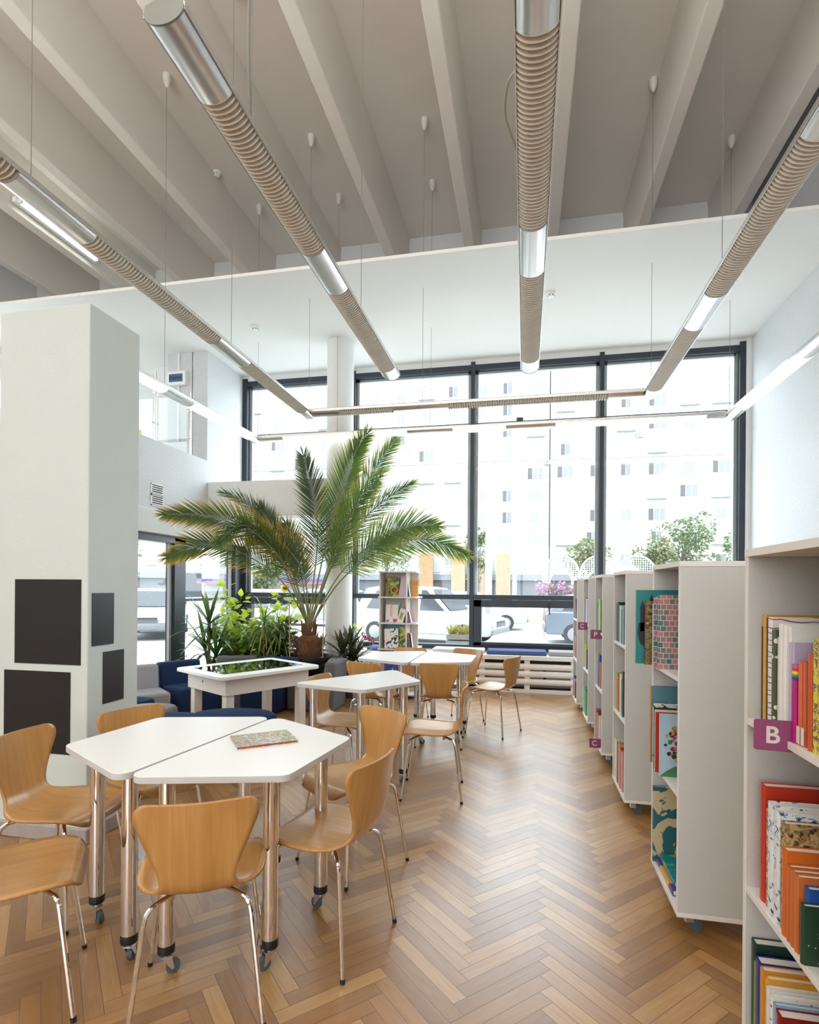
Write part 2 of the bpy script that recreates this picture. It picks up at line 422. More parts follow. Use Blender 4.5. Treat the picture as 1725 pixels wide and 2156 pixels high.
# side wall with the gallery opening above and glazing below
g = G()
g.box(-4.75, -4.5, 7.18, 8.3, 2.37, 4.84)                      # pier by the front window
g.box(-5.15, -4.74, 7.18, 7.42, 3.0, 4.84)                     # its return, carrying the fuse box
g.box(-4.75, -4.5, 4.4, 7.18, 2.37, 3.25)                      # gallery parapet
struct(g, 'wall_side', ROUGHWALL)
g = G(); g.box(-4.8, -4.43, 4.4, 8.2, 2.09, 2.38); struct(g, 'trim_1', PLASTER, bevel=0.006)
g = G(); g.box(-4.5, -2.45, 7.2, 7.5, 2.44, 2.945); struct(g, 'trim_2', PLASTER, bevel=0.006)
g = G(); g.box(-7.7, -4.75, 4.4, 8.3, 2.95, 3.15); struct(g, 'floor_gallery', PLASTER)
g = G(); g.box(-7.7, -4.74, 7.6, 7.7, 3.15, 4.84); struct(g, 'wall_gallery', PLASTER)
g = G(); g.lathe([(0.185, 0.0), (0.185, 4.85)], 40, (-2.53, 7.3, 0)); struct(g, 'pillar_round', PLASTER, smooth=True)
g = G(); g.box(-3.0, -2.393, 2.65, 3.06, 0, 3.03); struct(g, 'pillar_square', P('pale_mint_paint', (206, 215, 211), 0.7, var=0.012, bump=0.1, bscale=50), bevel=0.008)
g = G()
g.box(-3.02, -2.375, 2.63, 3.08, 0, 0.085); struct(g, 'baseboard_pillar', SKIRT, bevel=0.006)
g = G(); g.box(2.94, 2.962, -6, 8.2, 0, 0.08); struct(g, 'baseboard_right', SKIRT)

# ---------------------------------------------------------------- front window wall (window_1 and its children)
def frame_bar(g, x0, x1, z0, z1, y0=YW - 0.06, y1=YW + 0.08): g.box(x0, x1, y0, y1, z0, z1)
MUL = [-4.46, -2.625, -0.773, 1.052, 2.866]
wroot = bpy.data.objects.new('window_1', None); COL.objects.link(wroot); wroot['kind'] = 'structure'
g = G()
for i, x in enumerate(MUL):
    hw = 0.045 if i in (0, 4) else 0.032
    g.box(x - hw, x + hw, YW - 0.07, YW + 0.09, 0.5, 4.80)
frame_bar(g, -4.5, 2.9, 4.675, 4.755); frame_bar(g, -4.5, 2.9, 3.868, 3.898, YW - 0.03, YW + 0.05)
frame_bar(g, -4.5, 2.9, 1.275, 1.345); frame_bar(g, -4.5, 2.9, 0.53, 0.60)
g.build('window_frame', FRAME, wroot, bevel=0.004)
LIGHTF = P('silver_frame', (178, 182, 186), 0.4, var=0.02)
g = G()
for i, x in enumerate(MUL):
    hw = 0.045 if i in (0, 4) else 0.032
    for s in (-1, 1):
        if i == 0 and s < 0 or i == 4 and s > 0: continue
        xx = x + s * (hw + 0.022); g.box(xx - 0.022, xx + 0.022, YW + 0.02, YW + 0.07, 1.345, 4.675)
frame_bar(g, -4.4, 2.8, 4.64, 4.675, YW + 0.02, YW + 0.07)
g.build('glazing_bead', LIGHTF, wroot)
for i in range(4):
    a, b = MUL[i] + 0.03, MUL[i + 1] - 0.03
    for (z0, z1) in ((0.6, 1.275), (1.345, 3.868), (3.898, 4.675)):
        g = G(); g.box(a, b, YW + 0.012, YW + 0.018, z0, z1); g.build('pane', GLASS, wroot)
for i in (0, 2):          # the two awning sashes
    a, b = MUL[i] + 0.035, MUL[i + 1] - 0.035
    g = G(); t = 0.085
    g.box(a, b, YW - 0.085, YW + 0.03, 1.27 - t - 0.02, 1.27); g.box(a, b, YW - 0.085, YW + 0.03, 0.6, 0.6 + 0.05)
    g.box(a, a + t + 0.03, YW - 0.085, YW + 0.03, 0.6, 1.27); g.box(b - t, b, YW - 0.085, YW + 0.03, 0.6, 1.27)
    s = g.build('sash', FRAME, wroot, bevel=0.006)
    hx = a + 0.62 * (b - a)
    g = G(); g.box(hx - 0.012, hx + 0.012, YW - 0.105, YW - 0.085, 1.17, 1.23); g.box(hx - 0.008, hx + 0.008, YW - 0.125, YW - 0.105, 1.07, 1.2)
    g.build('handle', BLACKP, s, bevel=0.003)
# side glazing below the gallery
w2 = bpy.data.objects.new('window_2', None); COL.objects.link(w2); w2['kind'] = 'structure'
g = G()
g.box(-4.66, -4.5, 8.0, 8.2, 0, 2.1); g.box(-4.66, -4.52, 6.48, 6.72, 0, 2.1); g.box(-4.66, -4.52, 4.5, 4.62, 0, 2.1)
g.box(-4.66, -4.52, 4.5, 8.2, 2.0, 2.1); g.box(-4.66, -4.52, 4.5, 8.2, 0.0, 0.08); g.box(-4.62, -4.56, 6.72, 8.0, 1.23, 1.27)
g.build('window_frame', FRAME, w2, bevel=0.004)
g = G(); g.box(-4.6, -4.565, 6.43, 6.48, 0.08, 2.0); g.box(-4.6, -4.565, 6.72, 6.75, 0.08, 2.0); g.box(-4.6, -4.565, 7.95, 8.0, 0.08, 2.0)
g.build('glazing_bead', LIGHTF, w2)
for (a, b) in ((4.62, 6.48), (6.72, 8.0)):
    g = G(); g.box(-4.59, -4.584, a, b, 0.08, 2.0); g.build('pane', GLASS, w2)
# gallery window (white frame)
w3 = bpy.data.objects.new('window_3', None); COL.objects.link(w3); w3['kind'] = 'structure'
g = G()
for y in (4.4, 5.2, 6.0, 6.8, 7.5): g.box(-7.6, -7.5, y, y + 0.08, 3.15, 4.5)
g.box(-7.6, -7.5, 4.4, 7.6, 4.42, 4.84); g.box(-7.6, -7.5, 4.4, 7.6, 3.15, 3.25); g.build('window_frame', WHITE, w3)
g = G(); g.box(-7.56, -7.55, 4.4, 7.6, 3.2, 4.45); g.build('pane', GLASS, w3)
# rear glazing
w4 = bpy.data.objects.new('window_4', None); COL.objects.link(w4); w4['kind'] = 'structure'
g = G()
for i in range(5):
    x = -3.5 + i * 1.125; g.box(x - 0.04, x + 0.04, -6.2, -6.08, 1.0, 3.2)
g.box(-3.5, 1.0, -6.2, -6.08, 1.0, 1.08); g.box(-3.5, 1.0, -6.2, -6.08, 3.12, 3.2)
g.build('window_frame', FRAME, w4)
# glass balustrade of the gallery
bal = thing('glass_balustrade', 'glass balustrade with steel posts above the gallery parapet', 'balustrade', (-4.66, 0, 3.25))
for y in (6.25, 7.02):
    g = G(); g.tube([(0, y, 0), (0, y, 0.95)], 0.016, 10); p = g.build('post', CHROME, bal, smooth=True)
    for z in (0.28, 0.66):
        g = G(); g.tube([(0.0, y - 0.06, z), (0.0, y + 0.06, z)], 0.011, 8); g.build('clamp', CHROME, p, smooth=True)
for (a, b) in ((4.5, 5.6), (5.65, 6.2), (6.32, 6.96)):
    g = G(); g.box(-0.006, 0.006, a, b, 0.06, 0.85); g.build('glass_panel', GLASS, bal)
g = G(); g.box(-0.012, 0.014, 5.0, 5.98, 0.02, 0.11); g.build('yellow_strip', P('yellow_film', (222, 214, 30), 0.5), bal)['label'] = 'yellow strip'
# ---------------------------------------------------------------- chairs
BEECH = wood_mat('beech_veneer', (200, 152, 90), (180, 130, 68), 0.3)
BEECHEDGE = P('beech_ply_edge', (190, 140, 84), 0.5, var=0.1, vscale=60)
def chair_shell():
    side = [(0.212, 0.398), (0.202, 0.424), (0.172, 0.440), (0.10, 0.443), (0.02, 0.438), (-0.06, 0.436), (-0.125, 0.442),
            (-0.168, 0.460), (-0.192, 0.492), (-0.206, 0.545), (-0.220, 0.615), (-0.236, 0.70), (-0.247, 0.768)]
    half = [0.150, 0.176, 0.197, 0.214, 0.216, 0.204, 0.172, 0.135, 0.117, 0.124, 0.152, 0.186, 0.196]
    pts = spline([(a, b, h) for (a, b), h in zip(side, half)], 5)
    # arc length
    d = [0.0]
    for i in range(1, len(pts)): d.append(d[-1] + math.hypot(pts[i][0] - pts[i - 1][0], pts[i][1] - pts[i - 1][1]))
    T = d[-1]; g = G(); rows = []; uvr = []
    # extra rows near both ends for the rounded corners
    ts = sorted(set([round(x, 4) for x in d] + [0.002, 0.006, 0.012, 0.02, T - 0.002, T - 0.005, T - 0.010, T - 0.017, T - 0.026]))
    def at(t):
        for i in range(1, len(d)):
            if t <= d[i] + 1e-9:
                u = (t - d[i - 1]) / max(1e-9, d[i] - d[i - 1]); return pts[i - 1].lerp(pts[i], u)
        return pts[-1]
    nv = 16
    for t in ts:
        p = at(t); h = p[2]
        rt, rf = 0.045, 0.09
        if T - t < rt: h = h - rt + math.sqrt(max(0, rt * rt - (rt - (T - t)) ** 2))
        if t < rf: h = h - rf * 0.6 + 0.6 * math.sqrt(max(0, rf * rf - (rf - t) ** 2))
        back = min(1, max(0, (p[1] - 0.45) / 0.25)); seat = 1 - back
        row = []; ur = []
        for i in range(nv + 1):
            v = -1 + 2 * i / nv; x = v * h; q = (x / 0.2) ** 2
            front = max(0.0, (t < 0.12) * (0.12 - t) / 0.12)
            row.append((x, p[0] + 0.038 * back * q, p[1] + 0.010 * seat * q - 0.010 * seat * (1 - min(1, abs(v))) * (1 - front)))
            ur.append((t, x + 0.3))
        rows.append(row); uvr.append(ur)
    b = [g.add(r) for r in rows]
    for i in range(len(rows) - 1):
        for q in range(nv):
            g.face([b[i] + q, b[i] + q + 1, b[i + 1] + q + 1, b[i + 1] + q], 0, [uvr[i][q], uvr[i][q + 1], uvr[i + 1][q + 1], uvr[i + 1][q]])
    return g
def make_chair(label):
    t = thing('chair', label, 'chair', group=None)
    o = chair_shell().build('seat_shell', [BEECH, BEECHEDGE], t, smooth='all')
    s = o.modifiers.new('ply', 'SOLIDIFY'); s.thickness = 0.011; s.offset = -1; s.material_offset_rim = 1; s.use_even_offset = True
    for sx in (-1, 1):
        for sy in (-1, 1):
            a = [(sx * 0.045, sy * 0.05, 0.418), (sx * 0.10, sy * 0.098, 0.414), (sx * 0.137, sy * 0.132, 0.408)]
            cx, cy = sx * 0.162, sy * 0.158
            a += [(sx * 0.152, sy * 0.147, 0.399), (sx * 0.161, sy * 0.156, 0.382), (sx * 0.166, sy * 0.161, 0.355)]
            a += [(sx * 0.206, sy * 0.205, 0.012)]
            gg = G(); gg.tube(spline(a[:6], 3) + [a[6]], 0.0085, 8); l = gg.build('leg', CHROME, t, smooth=True)
            gg = G(); gg.tube([(sx * 0.2055, sy * 0.2045, 0.016), (sx * 0.2075, sy * 0.2065, 0.0)], 0.0095, 8); gg.build('foot_cap', BLACKP, l, smooth=True)
    gg = G(); gg.cbox((0, 0, 0.421), (0.15, 0.16, 0.008)); gg.lathe([(0.008, 0.395), (0.008, 0.42)], 8, (0.09, 0.08, 0)); gg.lathe([(0.008, 0.395), (0.008, 0.42)], 8, (-0.09, -0.08, 0))
    gg.build('mounting_plate', STEEL, t)
    return t
CH = [(-1.108, 1.765, 27, 'beech chair turned away in the foreground, its back in front of the near table'),
      (-0.79, 2.172, 76, 'beech chair with its back to the aisle, at the right side of the near table'),
      (-0.885, 2.80, 147, 'beech chair behind the near table facing it, between the near and middle tables'),
      (-1.335, 3.955, -100, 'beech chair at the left side of the middle table, facing right'),
      (-1.36, 4.99, -18, 'beech chair turned away, between the middle table and the left end of the far table'),
      (-0.767, 5.10, 4, 'beech chair seen squarely from behind, in front of the far table'),
      (-0.63, 3.87, 96, 'beech chair seen edge-on beside the right end of the middle table'),
      (-0.30, 5.62, 66, 'beech chair standing in the aisle at the right end of the far table'),
      (-0.70, 5.93, 155, 'beech chair behind the right half of the far table, facing it'),
      (-1.25, 5.86, 181, 'beech chair behind the far table next to the book tower, mostly hidden'),
      (-2.065, 2.14, -87, 'beech chair by the square pillar facing right towards the near table'),
      (-1.745, 1.60, -52, 'beech chair cut off at the left edge, only its seat and legs in view'),
      (-1.925, 2.58, -114, 'beech chair behind the near-left table, against the side of the square pillar')]
c0 = None
for i, (x, y, a, lb) in enumerate(CH):
    if c0 is None: c0 = make_chair(lb); c = c0
    else: c = copy_tree(c0)
    c.location = (x, y, 0); c.rotation_euler = (0, 0, R(a)); c['label'] = lb; c['group'] = 'beech chairs around the tables'

# ---------------------------------------------------------------- half-hexagon tables on castors
TOPM = P('white_table_top', (243, 243, 240), 0.32, var=0.008, vscale=3)
TOPE = P('table_edge_band', (206, 206, 204), 0.45, var=0.02)
RUBBER = P('grey_rubber', (78, 92, 92), 0.6)
def make_table(label):
    t = thing('table', label, 'table')
    L_, S_, H_ = 0.985, 0.54, 0.545
    poly = rounded([(-L_ / 2, 0.003), (L_ / 2, 0.003), (S_ / 2, H_), (-S_ / 2, H_)], [0.05, 0.05, 0.055, 0.055], 7)
    g = G(); g.prism(poly, 0.739, 0.765, 0)
    for i in range(2, len(g.f)): g.m[i] = 1
    g.build('table_top', [TOPM, TOPE], t, smooth=True, bevel=0.002)
    for k, (u, v) in enumerate(((-0.36, 0.085), (0.36, 0.085), (-0.2, 0.43), (0.2, 0.43))):
        g = G(); g.lathe([(0.0295, 0.108), (0.0295, 0.739)], 28, (u, v, 0)); lg = g.build('leg', CHROME, t, smooth=True)
        g = G(); g.lathe([(0.026, 0.078), (0.031, 0.082), (0.031, 0.108), (0.0297, 0.114)], 24, (u, v, 0)); g.build('collar', BLACKP, lg, smooth=True)
        a = (0.4, 2.3, -1.9, -0.6)[k]; dx, dy = math.cos(a), math.sin(a)
        M = Matrix.Translation((u, v, 0)) @ Matrix.Rotation(a, 4, 'Z')
        g = G(); g.lathe([(0.013, 0.06), (0.013, 0.08)], 14, (u, v, 0)); g.cbox((0.004, 0, 0.066), (0.04, 0.03, 0.006), 0, M)
        for s in (-1, 1):
            b = g.add([tuple(M @ Vector(p)) for p in ((-0.014, s * 0.0135, 0.066), (0.022, s * 0.0135, 0.066), (0.030, s * 0.0135, 0.022), (0.020, s * 0.0135, 0.018))]
                      + [tuple(M @ Vector(p)) for p in ((-0.014, s * 0.0155, 0.066), (0.022, s * 0.0155, 0.066), (0.030, s * 0.0155, 0.022), (0.020, s * 0.0155, 0.018))])
            for q in ((0, 1, 2, 3), (7, 6, 5, 4), (0, 1, 5, 4), (1, 2, 6, 5), (2, 3, 7, 6), (3, 0, 4, 7)): g.face([b + i for i in q])
        g.build('castor_bracket', ALU, lg, smooth=True)
        g = G(); pts = [tuple(M @ Vector((0.024, y, 0.025))) for y in (-0.011, -0.010, 0.010, 0.011)]
        g.tube(pts, [0.021, 0.025, 0.025, 0.021], 20); g.build('castor_wheel', RUBBER, lg, smooth=True)
    return t
TB = [((-1.348, 2.2), 7.4, -1, 'left half of the near white table, nothing on its top'),
      ((-1.340, 2.2), 7.4, 1, 'right half of the near white table, with the picture book lying on it'),
      ((-1.335, 4.055), 35.0, 1, 'single white table alone between the near and far tables'),
      ((-1.028, 5.36), 0.5, -1, 'left half of the far white table by the book tower'),
      ((-1.020, 5.36), 0.5, 1, 'right half of the far white table towards the aisle')]
t0 = None
for (c, a, s, lb) in TB:
    # local u runs along the long side, local v away from it
    t = make_table(lb) if t0 is None else copy_tree(t0)
    if t0 is None: t0 = t
    t.location = (c[0], c[1], 0)
    t.rotation_euler = (0, 0, (PI / 2 - R(a)) if s < 0 else (-PI / 2 - R(a)))
    t['label'] = lb; t['group'] = 'white tables on chrome castor legs'

# ---------------------------------------------------------------- interactive table
k = thing('touchscreen_table', 'low white interactive table with a dark touchscreen set into its top', 'interactive table', (-2.735, 5.155, 0), R(60))
g = G(); poly = rounded([(-0.565, -0.45), (0.565, -0.45), (0.565, 0.45), (-0.565, 0.45)], 0.07, 7)
g.prism(poly, 0.60, 0.632); g.build('table_top', WHITE, k, smooth=True, bevel=0.004)
g = G(); g.box(-0.45, 0.45, -0.29, 0.29, 0.628, 0.6345); g.build('screen', P('black_screen_glass', (10, 13, 14), 0.04, var=0.0, spec=0.8), k)
APR = P('white_apron', (240, 234, 228), 0.45, var=0.01)
g = G(); g.box(-0.47, 0.47, -0.36, 0.36, 0.44, 0.60); ap = g.build('apron', APR, k, bevel=0.003)
g = G(); g.tube([(-0.472, 0.06, 0.53), (-0.474, 0.06, 0.53)], 0.009, 12); g.build('lock', BLACKP, ap)
for sx in (-1, 1):
    for sy in (-1, 1):
        g = G(); g.cbox((sx * 0.41, sy * 0.30, 0.22), (0.08, 0.08, 0.44)); g.build('leg', APR, k, bevel=0.003)
bk = thing('picture_book', 'colourful picture book lying on the near white table', 'book', (-1.13, 2.265, 0.765), R(-51))
g = G(); g.box(-0.098, 0.098, -0.128, 0.128, 0.0, 0.002); g.box(-0.098, 0.098, -0.128, 0.128, 0.009, 0.011); g.box(-0.098, 0.098, -0.13, -0.127, 0.0, 0.011)
cv = g.build('cover', [PAT('painted_cover', [(176, 72, 62), (206, 160, 92), (112, 142, 96), (232, 222, 196), (92, 130, 160), (196, 120, 130)], 'soft', 14, 0.3, 5, 2.0)], bk)
g = G(); g.box(-0.095, 0.095, -0.126, 0.125, 0.002, 0.009); g.build('pages', P('red_page_edges', (186, 74, 56), 0.6), bk)

# ---------------------------------------------------------------- foam seats and poufs
def fabric(n, c): return P(n, c, 0.95, var=0.12, vscale=220, bump=0.3, bscale=400, spec=0.2)
NAVY = fabric('navy_fabric', (34, 52, 84)); GREY = fabric('grey_fabric', (104, 104, 106)); LGREY = fabric('light_grey_fabric', (158, 156, 158))
def foam_seat(lb, mt, x, y, ang):
    t = thing('foam_seat', lb, 'foam seat', (x, y, 0), R(ang), 'foam seats around the touchscreen table')
    w = 0.245     # faces local +y
    g = G(); g.box(-w, w, -0.10, 0.30, 0.0, 0.335); g.build('seat', mt, t, smooth=True, bevel=0.03, bseg=3)
    g = G()
    b = g.add([(-w, -0.27, 0), (w, -0.27, 0), (w, -0.10, 0), (-w, -0.10, 0), (-w, -0.30, 0.575), (w, -0.30, 0.575), (w, -0.17, 0.575), (-w, -0.17, 0.575)])
    for q in ((0, 3, 2, 1), (4, 5, 6, 7), (0, 1, 5, 4), (1, 2, 6, 5), (2, 3, 7, 6), (3, 0, 4, 7)): g.face([b + i for i in q])
    g.build('backrest', mt, t, smooth=True, bevel=0.03, bseg=3)
foam_seat('light grey foam seat next to the square pillar, foremost of the ring', LGREY, -3.99, 5.12, -129)
foam_seat('navy blue foam seat on the left of the touchscreen table', NAVY, -3.74, 5.62, -119)
foam_seat('dark grey foam seat behind the left end of the touchscreen table', GREY, -3.44, 6.10, -159)
foam_seat('navy blue foam seat behind the touchscreen table, in front of the palm pot', NAVY, -2.97, 6.12, 180)
foam_seat('grey foam seat seen from its side, right of the touchscreen table', GREY, -2.42, 6.25, 90)
def pouf(lb, mt, x, y, ang, w, d, h):
    t = thing('pouf', lb, 'pouf', (x, y, 0), R(ang), 'low poufs in front of the touchscreen table')
    far = [(w * math.cos(a), d * math.sin(a)) for a in [PI * i / 14 for i in range(15)]]
    near = [(-w * 0.62, -d * 0.75), (w * 0.62, -d * 0.75)]
    g = G(); pl = far + near
    rows = []
    for (s, z) in ((0.96, 0.0), (1.0, 0.03), (1.0, h - 0.05), (0.985, h - 0.02), (0.93, h - 0.004), (0.6, h + 0.012), (0.02, h + 0.016)):
        rows.append([(p[0] * s, p[1] * s, z) for p in pl])
    g.grid(rows, 0, True); g.face([g.v.index(rows[0][0]) + i for i in range(len(pl) - 1, -1, -1)])
    g.build('cushion_block', mt, t, smooth=True)
pouf('navy blue pouf right behind the near table, in front of the touchscreen table', NAVY, -2.36, 4.18, 8, 0.36, 0.25, 0.39)
pouf('navy blue pouf to the left of the other navy pouf, behind the back-left chair', NAVY, -2.83, 3.90, 20, 0.34, 0.26, 0.39)
pouf('small light grey pouf half hidden behind the navy poufs', LGREY, -3.34, 4.36, 35, 0.28, 0.22, 0.35)
pouf('navy blue pouf beside the light grey foam seat, mostly hidden by the pillar', NAVY, -3.72, 4.60, 35, 0.25, 0.18, 0.35)

# ---------------------------------------------------------------- window bench with slatted radiator screen
BEN = P('white_bench_paint', (236, 232, 228), 0.5, var=0.03, vscale=10)
b_ = thing('window_bench', 'long white slatted bench hiding the radiator under the front window', 'bench', (0, 0, 0))
g = G(); g.box(-4.40, 2.9, 7.74, 8.20, 0.455, 0.515); g.build('bench_top', BEN, b_, bevel=0.006)
for i in range(12):
    x = -4.30 + i * 0.62
    if x > 2.9: break
    g = G(); g.box(x - 0.038, x + 0.038, 7.775, 7.815, 0.03, 0.455); g.build('post', BEN, b_, bevel=0.003)
for z in (0.365, 0.265, 0.157):
    g = G()
    sec = [(7.772 - 0.030 * math.cos(a), z + 0.042 * math.sin(a)) for a in [-PI / 2 + PI * q / 8 for q in range(9)]] + [(7.776, z + 0.042), (7.776, z - 0.042)]
    g.grid([[(x, p[0], p[1]) for p in sec] for x in (-4.40, 2.9)], 0, True); n = len(sec)
    g.face(list(range(n))); g.face(list(range(2 * n - 1, n - 1, -1)))
    g.build('rail', BEN, b_, smooth=True)
g = G(); g.box(-4.40, 2.9, 7.76, 7.80, 0.0, 0.055); g.build('plinth', BEN, b_, bevel=0.004)
rad = thing('radiator', 'radiator seen through the gaps of the white window bench', 'radiator', (0, 0, 0))
g = G()
for i in range(8):
    x = -4.2 + i * 0.9; g.box(x, x + 0.86, 7.90, 7.99, 0.10, 0.30)
g.build('panel', P('radiator_paint', (206, 200, 194), 0.5), rad, bevel=0.008)
g = G(); g.box(-4.3, 2.85, 7.93, 7.96, 0.06, 0.09); g.build('pipe', P('radiator_pipe', (180, 174, 168), 0.5), rad)
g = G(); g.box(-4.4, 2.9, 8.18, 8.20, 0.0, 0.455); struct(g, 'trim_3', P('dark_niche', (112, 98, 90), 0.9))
def cushion(lb, mt, x0, x1):
    g = G(); g.box(-(x1 - x0) / 2, (x1 - x0) / 2, -0.17, 0.17, 0, 0.06)
    o = g.build('seat_cushion', mt, smooth=True, bevel=0.02, bseg=3, loc=((x0 + x1) / 2, 7.97, 0.515)); tag(o, lb, 'cushion', 'seat cushions on the window bench')
cushion('navy seat cushion on the bench in front of the awning window', fabric('navy_cushion', (84, 100, 140)), -0.52, 0.305)
cushion('pale grey seat cushion on the bench, at the end beside the bookcases', LGREY, 0.335, 1.12)
cushion('off-white seat cushion on the bench right of the book tower', fabric('pale_cushion', (214, 214, 214)), -1.30, -0.56)
cushion('navy seat cushion on the bench between the flower pot and the book tower', fabric('navy_cushion', (84, 100, 140)), -2.27, -1.88)
# ---------------------------------------------------------------- bookcases on castors
UX = [(0.632, 1.290), (0.632, 2.470), (0.632, 3.712), (0.625, 4.728), (0.632, 5.803), (0.605, 6.738)]
UD, UL = 0.58, 0.485
ZS = (0.108, 0.595, 1.080)
ULAB = ['grey bookcase nearest to us at the right edge, carrying the magenta B sign', 'grey bookcase with the teal castle book sticking out, second from the right edge',
        'grey bookcase without a sign, between the castle-book bookcase and the P-sign one', 'grey bookcase carrying a magenta P sign above and a C sign at its foot',
        'grey bookcase carrying only a magenta C sign, second from the window', 'last grey bookcase of the row, closest to the window bench']
def make_case(lb):
    t = thing('bookcase', lb, 'bookcase', group='row of grey bookcases along the aisle')
    g = G(); g.box(0, UD, 0, 0.018, 0.108, 1.545); g.build('side_panel', [LAMINATE], t, bevel=0.0008)
    g = G(); g.box(0, UD, UL - 0.018, UL, 0.108, 1.545); g.build('side_panel', LAMINATE, t, bevel=0.0008)
    g = G(); g.box(-0.002, 0.0, 0, 0.018, 0.108, 1.545); g.box(-0.002, 0, UL - 0.018, UL, 0.108, 1.545); g.build('edge_band', EDGE, t)
    g = G(); g.box(-0.004, UD + 0.004, -0.002, UL + 0.002, 1.545, 1.567); g.build('top_panel', EDGE, t, bevel=0.001)
    g = G(); g.box(-0.004, UD + 0.004, -0.002, UL + 0.002, 0.090, 0.108); g.build('bottom_panel', EDGE, t, bevel=0.001)
    for z in ZS[1:]:
        g = G(); g.box(0.0, UD, 0.018, UL - 0.018, z - 0.018, z); g.build('shelf', EDGE, t, bevel=0.0008)
    g = G(); g.box(0.27, 0.288, 0.018, UL - 0.018, 0.108, 1.545); g.build('divider', LAMINATE, t)
    for x in (0.075, UD - 0.075):
        for y in (0.075, UL - 0.075):
            g = G(); g.cbox((x, y, 0.087), (0.05, 0.05, 0.006)); g.cbox((x - 0.012, y, 0.062), (0.034, 0.03, 0.05)); c = g.build('castor_bracket', ALU, t, bevel=0.004)
            g = G(); g.tube([(x + 0.012, y - 0.012, 0.03), (x + 0.012, y + 0.012, 0.03)], 0.030, 18); g.build('castor_wheel', RUBBER, c, smooth=True)
    return t
u0 = None
for (x, y), lb in zip(UX, ULAB):
    u = make_case(lb) if u0 is None else copy_tree(u0)
    if u0 is None: u0 = u
    u.location = (x, y, 0); u['label'] = lb

FONTM = P('sign_grey', (206, 198, 192), 0.5)
MAGENTA = P('magenta_sign', (132, 58, 98), 0.45, var=0.03)
def text(body, size, mt, parent, loc, rot, name='letter', bold=0.02, ext=0.0006):
    cu = bpy.data.curves.new(name, 'FONT'); cu.body = body; cu.size = size; cu.align_x = 'CENTER'; cu.align_y = 'CENTER'
    cu.offset = bold * size; cu.extrude = ext; cu.materials.append(mt)
    tmp = bpy.data.objects.new(name, cu); COL.objects.link(tmp); bpy.context.view_layer.update()
    me = bpy.data.meshes.new_from_object(tmp.evaluated_get(bpy.context.evaluated_depsgraph_get()))
    bpy.data.objects.remove(tmp)
    o = bpy.data.objects.new(name, me); COL.objects.link(o); o.parent = parent; o.location = loc; o.rotation_euler = rot
    return o
def shelf_sign(lb, ch, x, y, z, rz=0.0):
    t = thing('shelf_sign', lb, 'sign', (x, y, z), rz, 'magenta letter signs clipped to the shelves')
    g = G(); g.prism(rounded([(-0.052, -0.038), (0.040, -0.038), (0.040, 0.038), (-0.052, 0.038)], 0.006, 4), -0.0012, 0.0012, 0, Matrix.Rotation(PI / 2, 4, 'X'))
    g.build('plate', MAGENTA, t)
    text(ch, 0.058, FONTM, t, (-0.012, -0.0015, -0.001), (PI / 2, 0, 0))
shelf_sign('magenta shelf sign with a grey letter B on the bookcase at the right edge', 'B', 0.612, 1.512, 1.092, R(-6))
shelf_sign('magenta shelf sign with a letter P', 'P', 0.598, 4.86, 1.065)
shelf_sign('magenta shelf sign with a letter C on the upper shelf, second bookcase from the window', 'C', 0.588, 5.86, 1.068)
shelf_sign('magenta shelf sign with a letter C low down near the floor', 'C', 0.588, 4.80, 0.165)

# ---------------------------------------------------------------- books
def rgb(n, c, r=0.35): return P('cover_' + n, c, r, var=0.05, vscale=25)
def book(lb, grp, x, y, z, t, h, d, mt, spine=None, parts=True, lean=0.0, rz=0.0, boards=0.0022, label_patch=None):
    """spine faces -x; thickness along y, centred; stands on z"""
    ms = [mt] + ([spine] if spine else [])
    si = 1 if spine else 0
    g = G()
    g.box(0.004, d, -t / 2, -t / 2 + boards, 0, h, 0); g.box(0.004, d, t / 2 - boards, t / 2, 0, h, 0)
    n = 6; sec = [(0.006 - min(0.006, t * 0.35) * math.cos(a), (t / 2) * math.sin(a)) for a in [-PI / 2 + PI * i / n for i in range(n + 1)]]
    b = g.add([(p[0], p[1], 0) for p in sec] + [(p[0], p[1], h) for p in sec])
    m = n + 1
    for i in range(n): g.face([b + i + 1, b + i, b + m + i, b + m + i + 1], si)
    g.face([b + i for i in range(m)], si); g.face([b + m + i for i in range(m - 1, -1, -1)], si)
    o = g.build('book', ms, loc=(x, y, z), rot=(lean, 0, rz)); tag(o, lb, 'book', grp)
    if parts:
        g = G(); g.box(0.006, d - 0.004, -t / 2 + boards, t / 2 - boards, 0.003, h - 0.003); g.build('pages', PAPER, o)
    if label_patch:
        g = G(); g.box(-0.0015, 0.0, -t / 2 + 0.002, t / 2 - 0.002, 0.01, 0.045); g.build('shelf_label', P('paper_label', (226, 222, 214), 0.7), o)
    return o
def row(u, lev, specs, grp, where, y0=None, gap=0.0012, parts=True, x0=None, ts=1.0):
    """books from the far side panel towards the near one"""
    ux, uy = UX[u]
    y = (uy + UL - 0.018 - 0.004) if y0 is None else y0
    out = []
    for s in specs:
        t, h, d, xo, mt, nm = s[:6]; t *= ts; spine = s[6] if len(s) > 6 else None
        y -= t / 2 + gap
        out.append(book(nm + ' ' + where, grp, ux + xo, y, ZS[lev], t, h, d, mt, spine, parts))
        y -= t / 2
    return out
c_ = rgb
W1 = PAT('white_red_waves', [(226, 222, 220), (226, 222, 220), (150, 70, 80), (226, 222, 220)], 'wave', 9, 0.35, dist=4, axis='Z')
DOTG = PAT('green_dotted', [(226, 226, 210), (70, 86, 62)], 'dots', 42, 0.4, stops=[0.0, 0.3])
